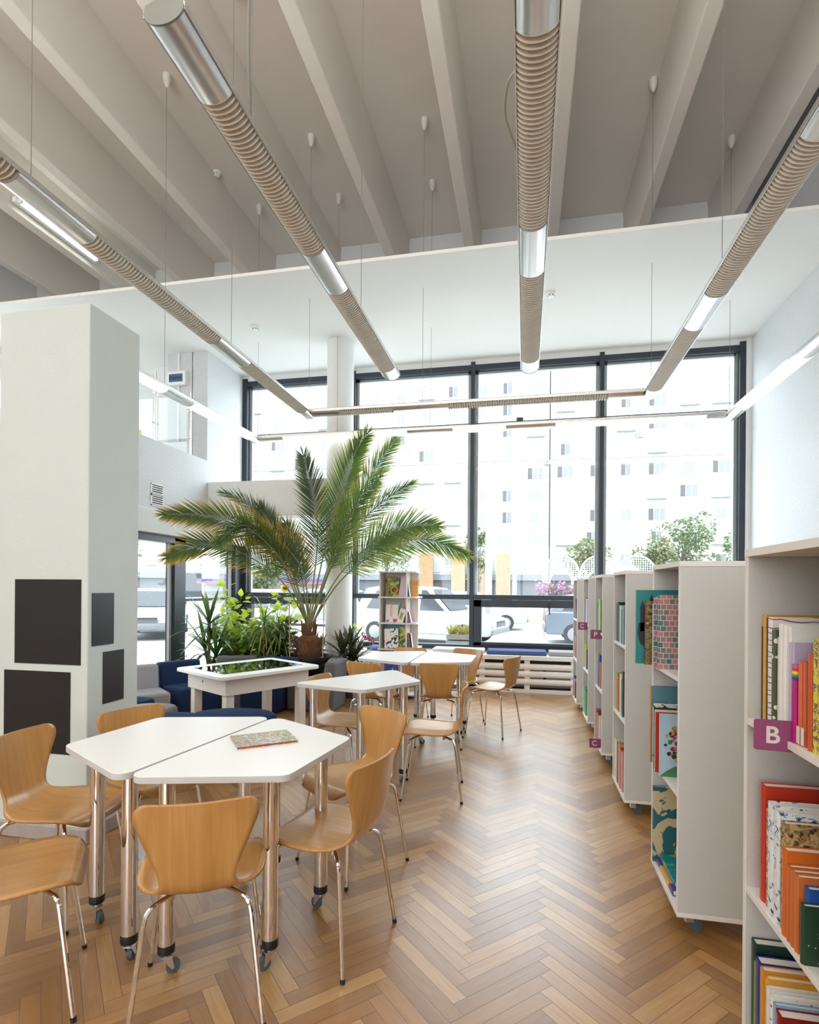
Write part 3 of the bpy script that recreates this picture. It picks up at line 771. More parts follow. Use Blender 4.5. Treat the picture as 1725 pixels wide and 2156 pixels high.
RAINB = PAT('rainbow_band', [(176, 20, 120), (38, 60, 140), (60, 150, 90), (230, 200, 40), (214, 60, 40), (196, 96, 170)], 'bands', 0.2, 0.3, axis='Z', stops=[0, 0.76, 0.80, 0.83, 0.87, 0.91])
YELP = PAT('yellow_printed', [(214, 200, 70), (214, 200, 70), (120, 96, 90), (214, 200, 70)], 'noise', 60, 0.35)
BIRCH = PAT('birch_bark', [(30, 36, 48), (120, 150, 180), (222, 226, 224), (232, 234, 230)], 'noise', 34, 0.4, 4, 1.5, stops=[0, 0.36, 0.42, 0.6])
MEADOW = PAT('meadow_print', [(60, 90, 40), (120, 150, 70), (190, 200, 190), (140, 70, 50)], 'noise', 50, 0.4)
TAN = PAT('tan_feather', [(70, 56, 34), (150, 122, 78), (186, 160, 110)], 'noise', 70, 0.4)
BANDB = PAT('blue_yellow_orange', [(200, 84, 30), (222, 190, 40), (36, 110, 196), (210, 210, 206)], 'bands', 0.27, 0.35, axis='Z', stops=[0, 0.45, 0.68, 0.92])
BANDV = PAT('white_yellow_violet', [(150, 40, 100), (226, 190, 44), (226, 222, 216), (74, 44, 130)], 'bands', 0.27, 0.35, axis='Z', stops=[0, 0.16, 0.66, 0.94])
where = 'on the B-sign shelf'
b_row = row(0, 2, [
    (0.008, 0.265, 0.2, 0.030, c_('black', (44, 38, 48)), 'thin black book'),
    (0.013, 0.300, 0.24, 0.030, c_('amber', (214, 152, 34)), 'tall amber yellow book'),
    (0.010, 0.292, 0.22, 0.030, c_('bottle', (46, 62, 50)), 'thin dark green book'),
    (0.020, 0.295, 0.23, 0.028, W1, 'white book with wavy red print'),
    (0.018, 0.262, 0.2, 0.026, DOTG, 'olive green book with white dots down its spine'),
    (0.011, 0.245, 0.2, 0.030, c_('beige', (206, 198, 184)), 'beige book next to the dotted green one'),
    (0.008, 0.200, 0.17, 0.024, c_('cream', (222, 212, 188)), 'short cream book'),
    (0.008, 0.215, 0.17, 0.028, c_('teal', (60, 122, 128)), 'narrow teal book'),
    (0.015, 0.283, 0.22, 0.016, c_('white', (226, 226, 222)), 'thick white book, first of the white three'),
    (0.014, 0.281, 0.22, 0.016, c_('white2', (230, 228, 222)), 'white book in the middle of the white three'),
    (0.013, 0.279, 0.22, 0.018, c_('white3', (222, 222, 216)), 'white book next to the lilac ones'),
    (0.010, 0.240, 0.2, 0.012, c_('lilac', (188, 178, 200)), 'lilac book, first of the lilac pair'),
    (0.010, 0.240, 0.2, 0.012, c_('lilac2', (178, 166, 192)), 'lilac book beside the magenta one'),
    (0.017, 0.190, 0.16, 0.006, RAINB, 'short magenta book with rainbow bands'),
    (0.011, 0.200, 0.16, 0.010, c_('orange', (206, 106, 66)), 'orange book with a white label, next to the magenta one'),
    (0.010, 0.202, 0.16, 0.012, c_('orange2', (198, 98, 60)), 'second orange book with a white label'),
    (0.009, 0.204, 0.16, 0.016, c_('grey', (170, 160, 156)), 'thin grey book'),
    (0.012, 0.224, 0.17, 0.010, c_('rust', (192, 86, 34)), 'rust orange book'),
    (0.013, 0.260, 0.18, 0.012, YELP, 'yellow printed book, first of the pair'),
    (0.013, 0.258, 0.18, 0.012, YELP, 'yellow printed book, second of the pair'),
], 'books on the top shelf of the near bookcase', where, ts=1.42)
for i_ in (14, 15):
    g = G(); g.box(-0.0012, 0.0, -0.0065, 0.0065, 0.004, 0.045); g.build('shelf_label', P('paper_label', (226, 222, 214), 0.7), b_row[i_])
where = 'one shelf below the B sign'
row(0, 1, [
    (0.006, 0.245, 0.19, 0.050, MEADOW, 'very thin patterned book at the side panel'),
    (0.010, 0.250, 0.19, 0.036, BANDB, 'blue, yellow and orange banded book'),
    (0.009, 0.262, 0.19, 0.034, BANDV, 'white, yellow and violet banded book'),
    (0.020, 0.320, 0.25, 0.012, c_('red', (190, 52, 34), 0.25), 'large glossy red book'),
    (0.016, 0.262, 0.22, 0.014, PAT('speckled_red', [(220, 222, 210), (196, 80, 50), (90, 130, 80)], 'noise', 60, 0.4), 'speckled book with red print'),
    (0.021, 0.292, 0.24, 0.006, BIRCH, 'white birch bark book, first of the pair'),
    (0.020, 0.288, 0.24, 0.006, BIRCH, 'white birch bark book, second of the pair'),
    (0.014, 0.270, 0.24, 0.008, TAN, 'tan feather-patterned book'),
    (0.016, 0.215, 0.2, 0.000, c_('bright_orange', (204, 102, 30)), 'orange book, tallest of the orange set'),
    (0.011, 0.185, 0.17, 0.000, c_('o1', (190, 100, 44)), 'small orange book, first of the series of three'),
    (0.011, 0.183, 0.17, 0.000, c_('o2', (194, 104, 48)), 'small orange book, second of the series of three'),
    (0.011, 0.181, 0.17, 0.000, c_('o3', (196, 108, 50)), 'small orange book, third of the series of three'),
    (0.012, 0.165, 0.15, 0.012, c_('royal', (28, 82, 160)), 'small royal blue book'),
    (0.010, 0.135, 0.12, -0.006, PAT('night_green', [(214, 224, 210), (30, 62, 40)], 'dots', 70, 0.4, stops=[0, 0.12]), 'small dark green book with white specks'),
], 'books on the middle shelf of the near bookcase', where, ts=1.72)
where = 'on the lowest shelf under the B sign'
row(0, 0, [
    (0.018, 0.345, 0.26, 0.010, c_('forest', (22, 54, 44)), 'tall dark green book'),
    (0.006, 0.300, 0.24, 0.004, c_('lime', (126, 154, 44)), 'thin lime green book'),
    (0.020, 0.322, 0.25, 0.004, c_('cobalt', (28, 44, 122)), 'dark blue book'),
    (0.013, 0.318, 0.22, 0.002, c_('ochre', (204, 134, 40)), 'ochre orange book, left of the white ones'),
    (0.011, 0.310, 0.22, 0.004, c_('ochre2', (214, 152, 44)), 'ochre book with a pale band'),
    (0.010, 0.296, 0.22, 0.000, c_('w4', (214, 214, 208)), 'plain white book right of the ochre ones'),
    (0.011, 0.288, 0.22, 0.000, PAT('white_reddots', [(176, 60, 60), (222, 222, 216)], 'dots', 60, 0.4, stops=[0, 0.2]), 'white book with small red marks'),
    (0.008, 0.282, 0.2, 0.000, c_('sky', (132, 164, 196)), 'thin sky blue book'),
    (0.018, 0.276, 0.22, 0.000, c_('crimson', (136, 18, 26), 0.2), 'glossy crimson book'),
    (0.012, 0.235, 0.2, -0.004, PAT('pale_green', [(150, 180, 150), (168, 196, 140), (110, 160, 160)], 'noise', 40), 'pale green book'),
    (0.012, 0.225, 0.2, -0.004, c_('mint', (158, 190, 130)), 'mint green book'),
    (0.012, 0.222, 0.2, -0.004, c_('mint2', (150, 182, 126)), 'second mint green book'),
], 'books on the bottom shelf of the near bookcase', where, ts=1.78)
# second bookcase: big picture books standing with their covers towards us
g2 = 'picture books on the castle-book bookcase'
CASTLE = PAT('castle_teal', [(34, 126, 128), (34, 126, 128), (30, 46, 52)], 'noise', 8, 0.35, 5, 1.2, stops=[0, 0.3, 0.56])
TEAL = c_('castle_plain', (38, 128, 128))
y = UX[1][1] + UL - 0.018 - 0.006
o = book('large teal picture book with a dark castle on its cover, jutting out of the shelf', g2, 0.542, y - 0.012, 1.080, 0.018, 0.365, 0.275, TEAL)
def castle(o, yy):
    """dark castle printed on the teal cover"""
    g = G(); y_ = yy
    def poly(p): b = g.add([(a, y_, b_) for a, b_ in p] + [(a, y_ + 0.0004, b_) for a, b_ in p]); n = len(p); g.face([b + i for i in range(n)]); g.face([b + n + i for i in range(n - 1, -1, -1)])
    for (cx, wd, z0, z1) in ((0.030, 0.020, 0.16, 0.27), (0.052, 0.016, 0.16, 0.26), (0.072, 0.022, 0.16, 0.30), (0.100, 0.03, 0.16, 0.28)):
        poly([(cx - wd / 2, z0), (cx + wd / 2, z0), (cx + wd / 2, z1), (cx - wd / 2, z1)])
        poly([(cx - wd * 0.65, z1), (cx + wd * 0.65, z1), (cx, z1 + 0.045)])
    poly([(0.008, 0.15), (0.02, 0.10), (0.05, 0.075), (0.085, 0.05), (0.13, 0.04), (0.14, 0.2), (0.05, 0.21), (0.012, 0.2)])
    g.build('castle_print', P('dark_print', (28, 40, 44), 0.4), o)
castle(o, -0.0096)
BROWN = PAT('brown_forest', [(70, 44, 30), (120, 92, 50), (128, 128, 74), (92, 60, 38), (206, 176, 60)], 'noise', 18, 0.35, 5)
book('green and brown picture book leaning in front of the castle book', g2, 0.576, y - 0.046, 1.080, 0.014, 0.312, 0.23, BROWN, c_('maroon', (96, 40, 38)))
book('white open-edged book between the brown and the stamp-covered books', g2, 0.600, y - 0.10, 1.080, 0.012, 0.300, 0.2, c_('white5', (206, 200, 194)))
STAMP = PAT('stamp_grid', [(196, 120, 132), (60, 110, 120), (196, 214, 170)], 'brick', 20, 0.4)
book('book covered with little stamp pictures, behind its twin', g2, 0.596, y - 0.145, 1.080, 0.013, 0.335, 0.22, STAMP)
book('book covered with little stamp pictures, foremost on its shelf', g2, 0.602, y - 0.20, 1.080, 0.013, 0.343, 0.22, STAMP)
book('large blue book with an orange spine', g2, 0.612, y - 0.012, 0.595, 0.024, 0.375, 0.25, c_('duskblue', (92, 134, 150)), c_('spine_orange', (204, 128, 36)))
book('pale book with branches on its cover', g2, 0.606, y - 0.09, 0.595, 0.010, 0.305, 0.2, PAT('branches', [(58, 58, 54), (216, 212, 198)], 'noise', 26, 0.4, stops=[0, 0.38]))
book('thin black-spined book behind the pale blue bouquet book', g2, 0.604, y - 0.12, 0.595, 0.008, 0.29, 0.2, c_('black', (44, 38, 48)))
book('thin cream-spined book behind the pale blue bouquet book', g2, 0.602, y - 0.145, 0.595, 0.008, 0.286, 0.2, c_('cream', (222, 212, 188)))
book('thin red-spined book behind the pale blue bouquet book', g2, 0.600, y - 0.17, 0.595, 0.007, 0.28, 0.2, c_('red', (190, 52, 34)))
o = book('pale blue picture book with a colourful bouquet on its cover', g2, 0.606, y - 0.225, 0.595, 0.012, 0.285, 0.22, c_('paleblue', (166, 192, 204)))
g = G(); rr = random.Random(5); mi = []
cl = [(40, 70, 50), (150, 40, 60), (200, 140, 60), (60, 40, 80), (190, 90, 90), (70, 120, 80), (30, 40, 36)]
for i in range(46):
    a = rr.uniform(0, 6.28); q = rr.uniform(0, 1) ** 0.5; x_ = 0.075 + 0.05 * q * math.cos(a); z_ = 0.15 + 0.075 * q * math.sin(a); s_ = rr.uniform(0.006, 0.013)
    b = g.add([(x_ + s_ * math.cos(t * 1.047), -0.0062 - 0.00004 * i, z_ + s_ * 0.9 * math.sin(t * 1.047)) for t in range(6)]); g.face([b + t for t in range(6)], rr.randrange(7))
b = g.add([(0.004, -0.0063, 0.0), (0.15, -0.0063, 0.0), (0.15, -0.0063, 0.035), (0.07, -0.0063, 0.05), (0.03, -0.0063, 0.025)]); g.face([b + i for i in range(5)], 5)
g.build('bouquet_print', [c_('bq%d' % i, c) for i, c in enumerate(cl)], o)
MAP = PAT('old_map', [(44, 98, 104), (44, 98, 104), (196, 182, 142), (186, 168, 120)], 'noise', 7, 0.4, 4, 0.6, stops=[0, 0.2, 0.5, 0.62])
book('large map-covered book with cream continents on teal', g2, 0.628, y - 0.012, 0.108, 0.02, 0.368, 0.25, MAP)
o = book('violet and yellow book lying flat on the bottom shelf', g2, 0.640, y - 0.30, 0.1335, 0.024, 0.30, 0.22, PAT('violet_yellow', [(72, 52, 122), (214, 150, 50), (72, 52, 122)], 'bands', 0.3, 0.35, axis='Z', stops=[0, 0.2, 0.75]))
o.rotation_euler = (-PI / 2, 0, 0); o.location = (0.640, y - 0.335, 0.1210)
o = book('teal and green book lying on top of the violet and yellow one', g2, 0.660, y - 0.30, 0.16, 0.020, 0.27, 0.2, PAT('teal_green_map', [(20, 128, 142), (20, 128, 142), (130, 170, 60)], 'noise', 22, 0.35, stops=[0, 0.2, 0.56]))
o.rotation_euler = (-PI / 2, 0, 0); o.location = (0.655, y - 0.30, 0.1432)
# the farther bookcases: slim slices of spines
def thin(u, lev, names, where):
    specs = []
    for (nm, col, t, h) in names:
        specs.append((t, h, 0.19, 0.012 if lev else 0.004, c_('s_' + nm.replace(' ', '_'), col), nm + ' book'))
    row(u, lev, specs, 'books ' + where, where, parts=False)
thin(2, 2, [('purple', (92, 56, 96), 0.03, 0.27), ('charcoal', (46, 42, 46), 0.04, 0.275), ('black and white', (30, 30, 30), 0.05, 0.27), ('pale green', (186, 206, 170), 0.06, 0.255), ('dark green', (40, 80, 60), 0.05, 0.23), ('grey blue', (120, 140, 160), 0.05, 0.25)], 'on the top shelf of the bookcase without a sign')
thin(2, 1, [('lime and yellow', (170, 170, 70), 0.04, 0.255), ('tan', (170, 130, 80), 0.04, 0.24), ('red', (196, 60, 44), 0.06, 0.25), ('ivory', (222, 220, 210), 0.06, 0.27), ('sea green', (70, 140, 128), 0.05, 0.24), ('zebra striped', (60, 60, 60), 0.04, 0.3)], 'on the middle shelf of the bookcase without a sign')
thin(2, 0, [('pale yellow', (222, 214, 150), 0.05, 0.28), ('pale blue', (200, 214, 226), 0.05, 0.275), ('maroon', (110, 46, 44), 0.06, 0.27), ('yellow-topped red', (206, 160, 60), 0.05, 0.285), ('rose red', (176, 84, 84), 0.06, 0.265), ('pink', (206, 150, 150), 0.05, 0.26)], 'on the bottom shelf of the bookcase without a sign')
thin(3, 2, [('slate', (74, 70, 84), 0.05, 0.24), ('moss', (96, 120, 60), 0.05, 0.26), ('lemon', (206, 200, 90), 0.06, 0.28), ('leaf green', (110, 160, 70), 0.05, 0.27)], 'on the top shelf of the bookcase with the P sign')
thin(3, 1, [('sand', (196, 170, 120), 0.05, 0.28), ('blue patterned', (70, 140, 170), 0.05, 0.26), ('cobalt blue', (40, 76, 160), 0.07, 0.27), ('coral', (206, 110, 70), 0.06, 0.22)], 'on the middle shelf of the bookcase with the P sign')
thin(3, 0, [('rose', (186, 120, 130), 0.05, 0.27), ('violet', (120, 70, 110), 0.04, 0.26), ('orange yellow', (206, 160, 70), 0.05, 0.25), ('dark red', (130, 44, 50), 0.06, 0.27), ('cream white', (220, 210, 196), 0.06, 0.25)], 'on the bottom shelf of the bookcase with the P sign')
thin(4, 2, [('olive', (150, 150, 60), 0.05, 0.27), ('purple blue', (90, 70, 130), 0.05, 0.25), ('white', (222, 220, 216), 0.06, 0.26), ('light violet', (170, 150, 196), 0.05, 0.25)], 'on the top shelf of the second bookcase from the window')
thin(4, 1, [('yellow', (214, 196, 70), 0.06, 0.26), ('yellow green', (180, 190, 80), 0.05, 0.25), ('indigo', (84, 70, 120), 0.07, 0.2)], 'on the middle shelf of the second bookcase from the window')
thin(4, 0, [('turquoise', (110, 190, 190), 0.08, 0.28), ('meadow green', (90, 170, 90), 0.1, 0.26)], 'on the bottom shelf of the second bookcase from the window')
thin(5, 2, [('plum', (120, 90, 120), 0.08, 0.24), ('dark plum', (80, 60, 80), 0.08, 0.24)], 'on the top shelf of the bookcase closest to the window')
thin(5, 1, [('salmon', (206, 140, 120), 0.06, 0.27), ('orchid', (170, 110, 160), 0.06, 0.26), ('brick', (170, 90, 70), 0.06, 0.27)], 'on the middle shelf of the bookcase closest to the window')
thin(5, 0, [('ultramarine', (60, 80, 160), 0.06, 0.25), ('buff', (214, 196, 160), 0.06, 0.22), ('brown', (110, 80, 60), 0.06, 0.2)], 'on the bottom shelf of the bookcase closest to the window')

# ---------------------------------------------------------------- book tower by the window
tw = thing('book_tower', 'tall grey-white revolving book tower in front of the window bench', 'book tower', (-1.63, 7.22, 0))
TW = P('tower_board', (224, 218, 212), 0.5, var=0.02)
TZ = (0.06, 0.31, 0.645, 0.985, 1.325)
for z in TZ + (1.655,):
    g = G(); g.prism(rounded([(-0.26, -0.25), (0.26, -0.25), (0.26, 0.25), (-0.26, 0.25)], 0.05, 4), z - 0.018, z); g.build('shelf', TW, tw)
g = G(); g.box(-0.235, -0.217, -0.235, 0.02, 0.06, 1.64); g.build('side_panel', TW, tw)
g = G(); g.box(0.120, 0.138, -0.235, 0.235, 0.06, 1.64); g.build('side_panel', TW, tw)
g = G(); g.box(-0.235, 0.235, 0.02, 0.038, 0.06, 1.64); g.build('back_panel', TW, tw)
g = G(); g.lathe([(0.2, 0.0), (0.2, 0.042)], 24); g.build('base', BLACKP, tw)
gt = 'books displayed on the book tower'
TX, TY = -1.63, 7.22
def front_book(lb, x, z, wd, h, mt, y=-0.17, lean=0.12, t=0.012, roll=0.0, rz=0.0):
    """book displayed with its cover towards the room"""
    g = G(); g.box(0, wd, 0, 0.002, 0, h); g.box(0, wd, t - 0.002, t, 0, h); g.box(0, 0.002, 0, t, 0, h)
    o = g.build('book', mt, loc=(TX + x, TY + y, z), rot=(-lean, roll, rz)); tag(o, lb, 'book', gt)
    g = G(); g.box(0.002, wd - 0.003, 0.002, t - 0.002, 0.003, h - 0.003); g.build('pages', PAPER, o)
    return o
front_book('yellow-green book at the back of the top compartment of the book tower', -0.21, TZ[4], 0.15, 0.27, PAT('yg', [(206, 176, 70), (206, 176, 70), (150, 80, 70)], 'noise', 18), y=-0.02)
o = front_book('green book with a round orange and brown figure on its cover, on the book tower', -0.16, TZ[4], 0.16, 0.25, PAT('jungle', [(50, 70, 30), (110, 130, 40), (190, 180, 60)], 'noise', 16), y=-0.12)
for i, (r_, cc, dy) in enumerate(((0.05, (206, 150, 40), 0), (0.036, (130, 70, 34), 0.001), (0.02, (196, 110, 60), 0.002))):
    g = G(); g.lathe([(r_, -0.001 - dy), (r_, 0)], 20); g.build('cover_disc', c_('disc%d' % i, cc), o, loc=(0.095, -0.0005, 0.09), rot=(PI / 2, 0, 0))
front_book('pale pink book leaning in the top compartment of the book tower', 0.0, TZ[4], 0.105, 0.285, PAT('pinkbird', [(206, 176, 190), (206, 176, 190), (90, 110, 130)], 'noise', 9, stops=[0, 0.2, 0.66]), y=-0.15, roll=0.12)
front_book('blue book leaning on the right of the book tower', 0.150, TZ[4], 0.016, 0.24, c_('towerblue', (46, 100, 160)), y=-0.2, t=0.1, lean=0.0, roll=-0.14)
o = front_book('orange book with lettering on the right of the book tower', 0.152, TZ[4], 0.09, 0.225, c_('towerorange', (228, 160, 50)), y=-0.06)
text('CT', 0.05, c_('letter_red', (206, 80, 40)), o, (0.055, -0.001, 0.17), (PI / 2, 0, 0), name='cover_letters')
front_book('grey book behind the orange-striped one on the book tower', -0.20, TZ[3], 0.2, 0.265, c_('towergrey', (196, 196, 190)), y=-0.05)
o = front_book('white book with an orange striped column and red flowers, on the book tower', -0.175, TZ[3], 0.17, 0.235, c_('towerwhite', (232, 228, 224)), y=-0.14)
g = G()
for i in range(11): g.box(0.06, 0.095, -0.001, 0.0, 0.075 + i * 0.014, 0.083 + i * 0.014)
g.build('cover_stripes', c_('stripe_orange', (226, 160, 60)), o)
g = G(); g.box(0.105, 0.16, -0.001, 0, 0.004, 0.045); g.build('cover_flowers', c_('flower_red', (196, 60, 60)), o)
g = G(); g.box(0.01, 0.05, -0.001, 0, 0.004, 0.035); g.build('cover_flowers', c_('flower_violet', (150, 110, 180)), o)
o = front_book('narrow white box-shaped book leaning on the book tower', -0.015, TZ[3], 0.085, 0.2, c_('boxwhite', (228, 222, 208)), y=-0.2, t=0.02, roll=0.28)
g = G(); g.box(0.02, 0.06, -0.001, 0, 0.06, 0.15); g.build('cover_picture', c_('boxpic', (150, 140, 90)), o)
front_book('brown and green book behind the white box-shaped one', 0.03, TZ[3], 0.075, 0.22, PAT('browngreen', [(110, 70, 40), (90, 150, 110), (206, 130, 70)], 'noise', 18), y=-0.10, roll=0.1)
front_book('violet book leaning in the right compartment of the book tower', 0.15, TZ[3], 0.014, 0.17, c_('towerviolet', (180, 150, 200)), y=-0.2, t=0.1, lean=0, roll=-0.2)
front_book('magenta book leaning next to the violet one on the book tower', 0.172, TZ[3], 0.014, 0.15, c_('towermagenta', (190, 50, 110)), y=-0.2, t=0.1, lean=0, roll=-0.22)
front_book('large light blue book at the back of the third compartment of the book tower', -0.21, TZ[2], 0.25, 0.30, PAT('bluered', [(40, 60, 130), (190, 70, 60), (110, 176, 206)], 'bands', 0.3, axis='Z', stops=[0, 0.3, 0.5]), y=-0.03)
front_book('white book with a black and brown cow pattern on the book tower', -0.17, TZ[2], 0.19, 0.255, PAT('cow', [(40, 36, 36), (232, 230, 224), (232, 230, 224), (120, 80, 60)], 'noise', 16, stops=[0, 0.42, 0.5, 0.68]), y=-0.19, roll=-0.06)
front_book('green book with a yellow figure and red berries on the book tower', 0.005, TZ[2], 0.11, 0.275, PAT('greenyellow', [(50, 84, 36), (110, 150, 50), (206, 206, 90), (190, 60, 44)], 'noise', 12, stops=[0, 0.42, 0.5, 0.7]), y=-0.12)
front_book('violet and yellow spine in the right lower compartment of the book tower', 0.148, TZ[2], 0.03, 0.21, PAT('vy', [(130, 110, 160), (206, 150, 90)], 'bands', 0.2, axis='Z', stops=[0, 0.6]), y=-0.2, t=0.1, lean=0)
front_book('black book leaning in the right lower compartment of the book tower', 0.188, TZ[2], 0.02, 0.2, c_('black', (44, 38, 48)), y=-0.2, t=0.1, lean=0, roll=-0.15)
front_book('dark blue picture book low on the book tower, seen under the far table', -0.19, TZ[1], 0.26, 0.26, PAT('blueblack', [(34, 44, 110), (60, 80, 160), (206, 206, 210)], 'noise', 14, stops=[0, 0.42, 0.62]), y=-0.12)
front_book('yellow and green book at the foot of the book tower', -0.10, TZ[0], 0.09, 0.2, PAT('yelgreen', [(110, 160, 60), (226, 200, 60), (200, 80, 50)], 'noise', 14), y=-0.18)
front_book('red book at the foot of the book tower', 0.04, TZ[0], 0.07, 0.2, c_('red', (190, 52, 34)), y=-0.18)
front_book('cream book at the foot of the book tower beside the yellow one', -0.20, TZ[0], 0.09, 0.2, c_('cream', (222, 212, 188)), y=-0.18)
# ---------------------------------------------------------------- pendant linear lamps
ZL = 3.5
LOUV = P('louvre_metal', (236, 232, 223), 0.45, 0.0, var=0.02)
REFL = P('lamp_inside', (222, 218, 208), 0.5, var=0.01)
LIT = P('lit_diffuser', (255, 255, 250), 0.4, var=0, emit=(255, 255, 248), estr=2.2)
HOUS = P('lamp_housing', (214, 212, 208), 0.25, 0.7, var=0.01)
def lamp_run(root, p0, p1, segs):
    p0 = Vector(p0); p1 = Vector(p1); d = (p1 - p0).normalized(); L_ = (p1 - p0).length
    s = d.cross(Vector((0, 0, 1))).normalized()
    def pt(t, a, b): return p0 + d * t + s * a + Vector((0, 0, b))
    A, B = 0.079, 0.052
    up = [(A * 1.0, -0.012), (A * 1.06, -0.012), (A * 1.06, 0.014), (A * 0.92, 0.024), (A * 0.55, 0.034), (-A * 0.55, 0.034), (-A * 0.92, 0.024), (-A * 1.06, 0.014), (-A * 1.06, -0.012), (-A, -0.012), (-A * 0.98, 0.008), (A * 0.98, 0.008)]
    g = G(); g.grid([[pt(t, *q) for q in up] for t in (0, L_)], 0, True)
    n = len(up); g.face(list(range(n - 1, -1, -1))); g.face(list(range(n, 2 * n)))
    g.build('housing', HOUS, root, smooth=True)
    arc = [(A * math.cos(a), -B * math.sin(a)) for a in [PI * i / 18 for i in range(19)]]
    for (t0, t1, kind) in segs:
        g = G()
        if kind == 'plain':
            inner = [(a * 0.97, b * 0.97) for a, b in arc][::-1]
            sec = arc + inner
            g.grid([[pt(t, *q) for q in sec] for t in (t0, t1)], 0, True); n = len(sec)
            for o_ in (0, n):
                for i in range(18): g.face([o_ + i, o_ + i + 1, o_ + n - 2 - i, o_ + n - 1 - i])
            mid = (t0 + t1) / 2
            g.build('joint_cover', ALU, root, smooth=True)
        elif kind == 'lit':
            g.grid([[pt(t, *q) for q in arc] for t in (t0, t1)])
            g.face([i for i in range(19)]); g.face([i for i in range(37, 18, -1)])
            g.build('diffuser', LIT, root, smooth=True)
        else:
            k = int((t1 - t0) / 0.026)
            for j in range(k + 1):
                t = t0 + (t1 - t0) * j / k
                b = g.add([pt(t, *q) for q in arc] + [pt(t + 0.0045, *q) for q in arc] + [pt(t + 0.001, q[0] * 0.95, -0.0015) for q in arc])
                for i in range(18):
                    g.face([b + i, b + i + 1, b + 20 + i, b + 19 + i]); g.face([b + i + 1, b + i, b + 38 + i, b + 39 + i])
            for q in ((A * 0.45, -B * 0.70), (-A * 0.45, -B * 0.70)):
                b = g.add([pt(t0, q[0], q[1]), pt(t1, q[0], q[1]), pt(t1, q[0] * 0.8, -0.006), pt(t0, q[0] * 0.8, -0.006)]); g.face([b, b + 1, b + 2, b + 3])
            lv = g.build('louvre', LOUV, root)
            g = G(); b = g.add([pt(t0, A * 0.93, -0.001), pt(t1, A * 0.93, -0.001), pt(t1, -A * 0.93, -0.001), pt(t0, -A * 0.93, -0.001)]); g.face([b, b + 1, b + 2, b + 3])
            g.build('reflector', REFL, lv)
    return pt
def wire(root, x, y, cable=False):
    g = G()
    if cable:
        g.tube(spline([(x, y, ZL + 0.03), (x - 0.012, y, ZL + 0.5), (x + 0.01, y, ZL + 1.3), (x - 0.01, y, ZL + 2.2), (x, y, 6.70)], 6), 0.007, 6)
    else: g.tube([(x, y, ZL + 0.03), (x, y, 6.70)], 0.0022, 6)
    wv = g.build('power_cable' if cable else 'suspension_wire', P('wire_grey', (120, 118, 112), 0.5), root, smooth=True)
    g = G(); g.lathe([(0.012, 6.62), (0.03, 6.66), (0.042, 6.715), (0.042, 6.75)], 16, (x, y, 0)); g.build('ceiling_cup', P('cup_white', (226, 222, 216), 0.5), wv, smooth=True)
def end_cap(root, x, y, along_y=True):
    g = G(); A, B = 0.081, 0.054
    sec = [(A * math.cos(a), -B * math.sin(a)) for a in [PI * i / 14 for i in range(15)]] + [(-A * 0.9, 0.026), (-A * 0.5, 0.037), (A * 0.5, 0.037), (A * 0.9, 0.026)]
    g.grid([[(x + q[0], y + t, ZL + q[1]) for q in sec] for t in (-0.004, 0.004)], 0, True); n = len(sec)
    g.face(list(range(n))); g.face(list(range(2 * n - 1, n - 1, -1)))
    g.build('end_cap', P('cap_grey', (132, 134, 128), 0.4, 0.3), root)
def lamp(lb): return thing('pendant_lamp', lb, 'pendant lamp', group='linear lamps hanging under the ribbed ceiling')
r = lamp('straight unlit louvred lamp with a flat end cap, left of the middle one')
lamp_run(r, (-1.275, 1.74, ZL), (-1.275, 5.18, ZL), [(0, 0.33, 'plain'), (0.33, 1.40, 'louvre'), (1.40, 1.85, 'plain'), (1.85, 3.23, 'louvre'), (3.23, 3.44, 'plain')])
end_cap(r, -1.275, 1.74); end_cap(r, -1.275, 5.18); wire(r, -1.22, 2.27, True); wire(r, -1.275, 4.15); wire(r, -1.34, 2.5)
r = lamp('straight unlit louvred lamp running almost vertically in the picture, the middle one')
lamp_run(r, (0.03, 1.2, ZL), (0.03, 5.25, ZL), [(0, 0.84, 'plain'), (0.84, 1.96, 'louvre'), (1.96, 2.43, 'plain'), (2.43, 3.81, 'louvre'), (3.81, 4.05, 'plain')])
end_cap(r, 0.03, 1.2); end_cap(r, 0.03, 5.25); wire(r, 0.03, 1.5); wire(r, 0.03, 4.2)
g = G(); g.tube(spline([(-0.045, 2.25, ZL + 0.03), (-0.085, 2.35, ZL + 0.07), (-0.10, 2.5, ZL + 0.06), (-0.045, 2.68, ZL + 0.03)], 6), 0.006, 8); g.build('power_cable', P('wire_beige', (176, 168, 150), 0.5), r, smooth=True)
r = lamp('large unlit U-shaped louvred lamp, its cross piece hanging before the window')
sg = [(0.0, 1.37, 'louvre'), (1.37, 1.87, 'plain'), (1.87, 3.22, 'louvre'), (3.22, 3.72, 'plain'), (3.72, 5.06, 'louvre'), (5.06, 5.31, 'plain')]
lamp_run(r, (-2.54, 0.9, ZL), (-2.54, 6.21, ZL), sg); lamp_run(r, (1.27, 0.9, ZL), (1.27, 6.21, ZL), sg)
lamp_run(r, (-2.46, 6.13, ZL), (1.19, 6.13, ZL), [(0, 0.34, 'plain'), (0.34, 0.98, 'louvre'), (0.98, 1.61, 'plain'), (1.61, 3.30, 'louvre'), (3.30, 3.65, 'plain')])
for (x, y) in ((-2.5, 2.37), (-2.52, 4.38), (-2.5, 6.1), (1.24, 3.92), (1.27, 6.12), (-1.15, 6.13), (1.25, 1.2)): wire(r, x, y)
r = lamp('large lit U-shaped lamp with glowing white diffusers along the walls and the window')
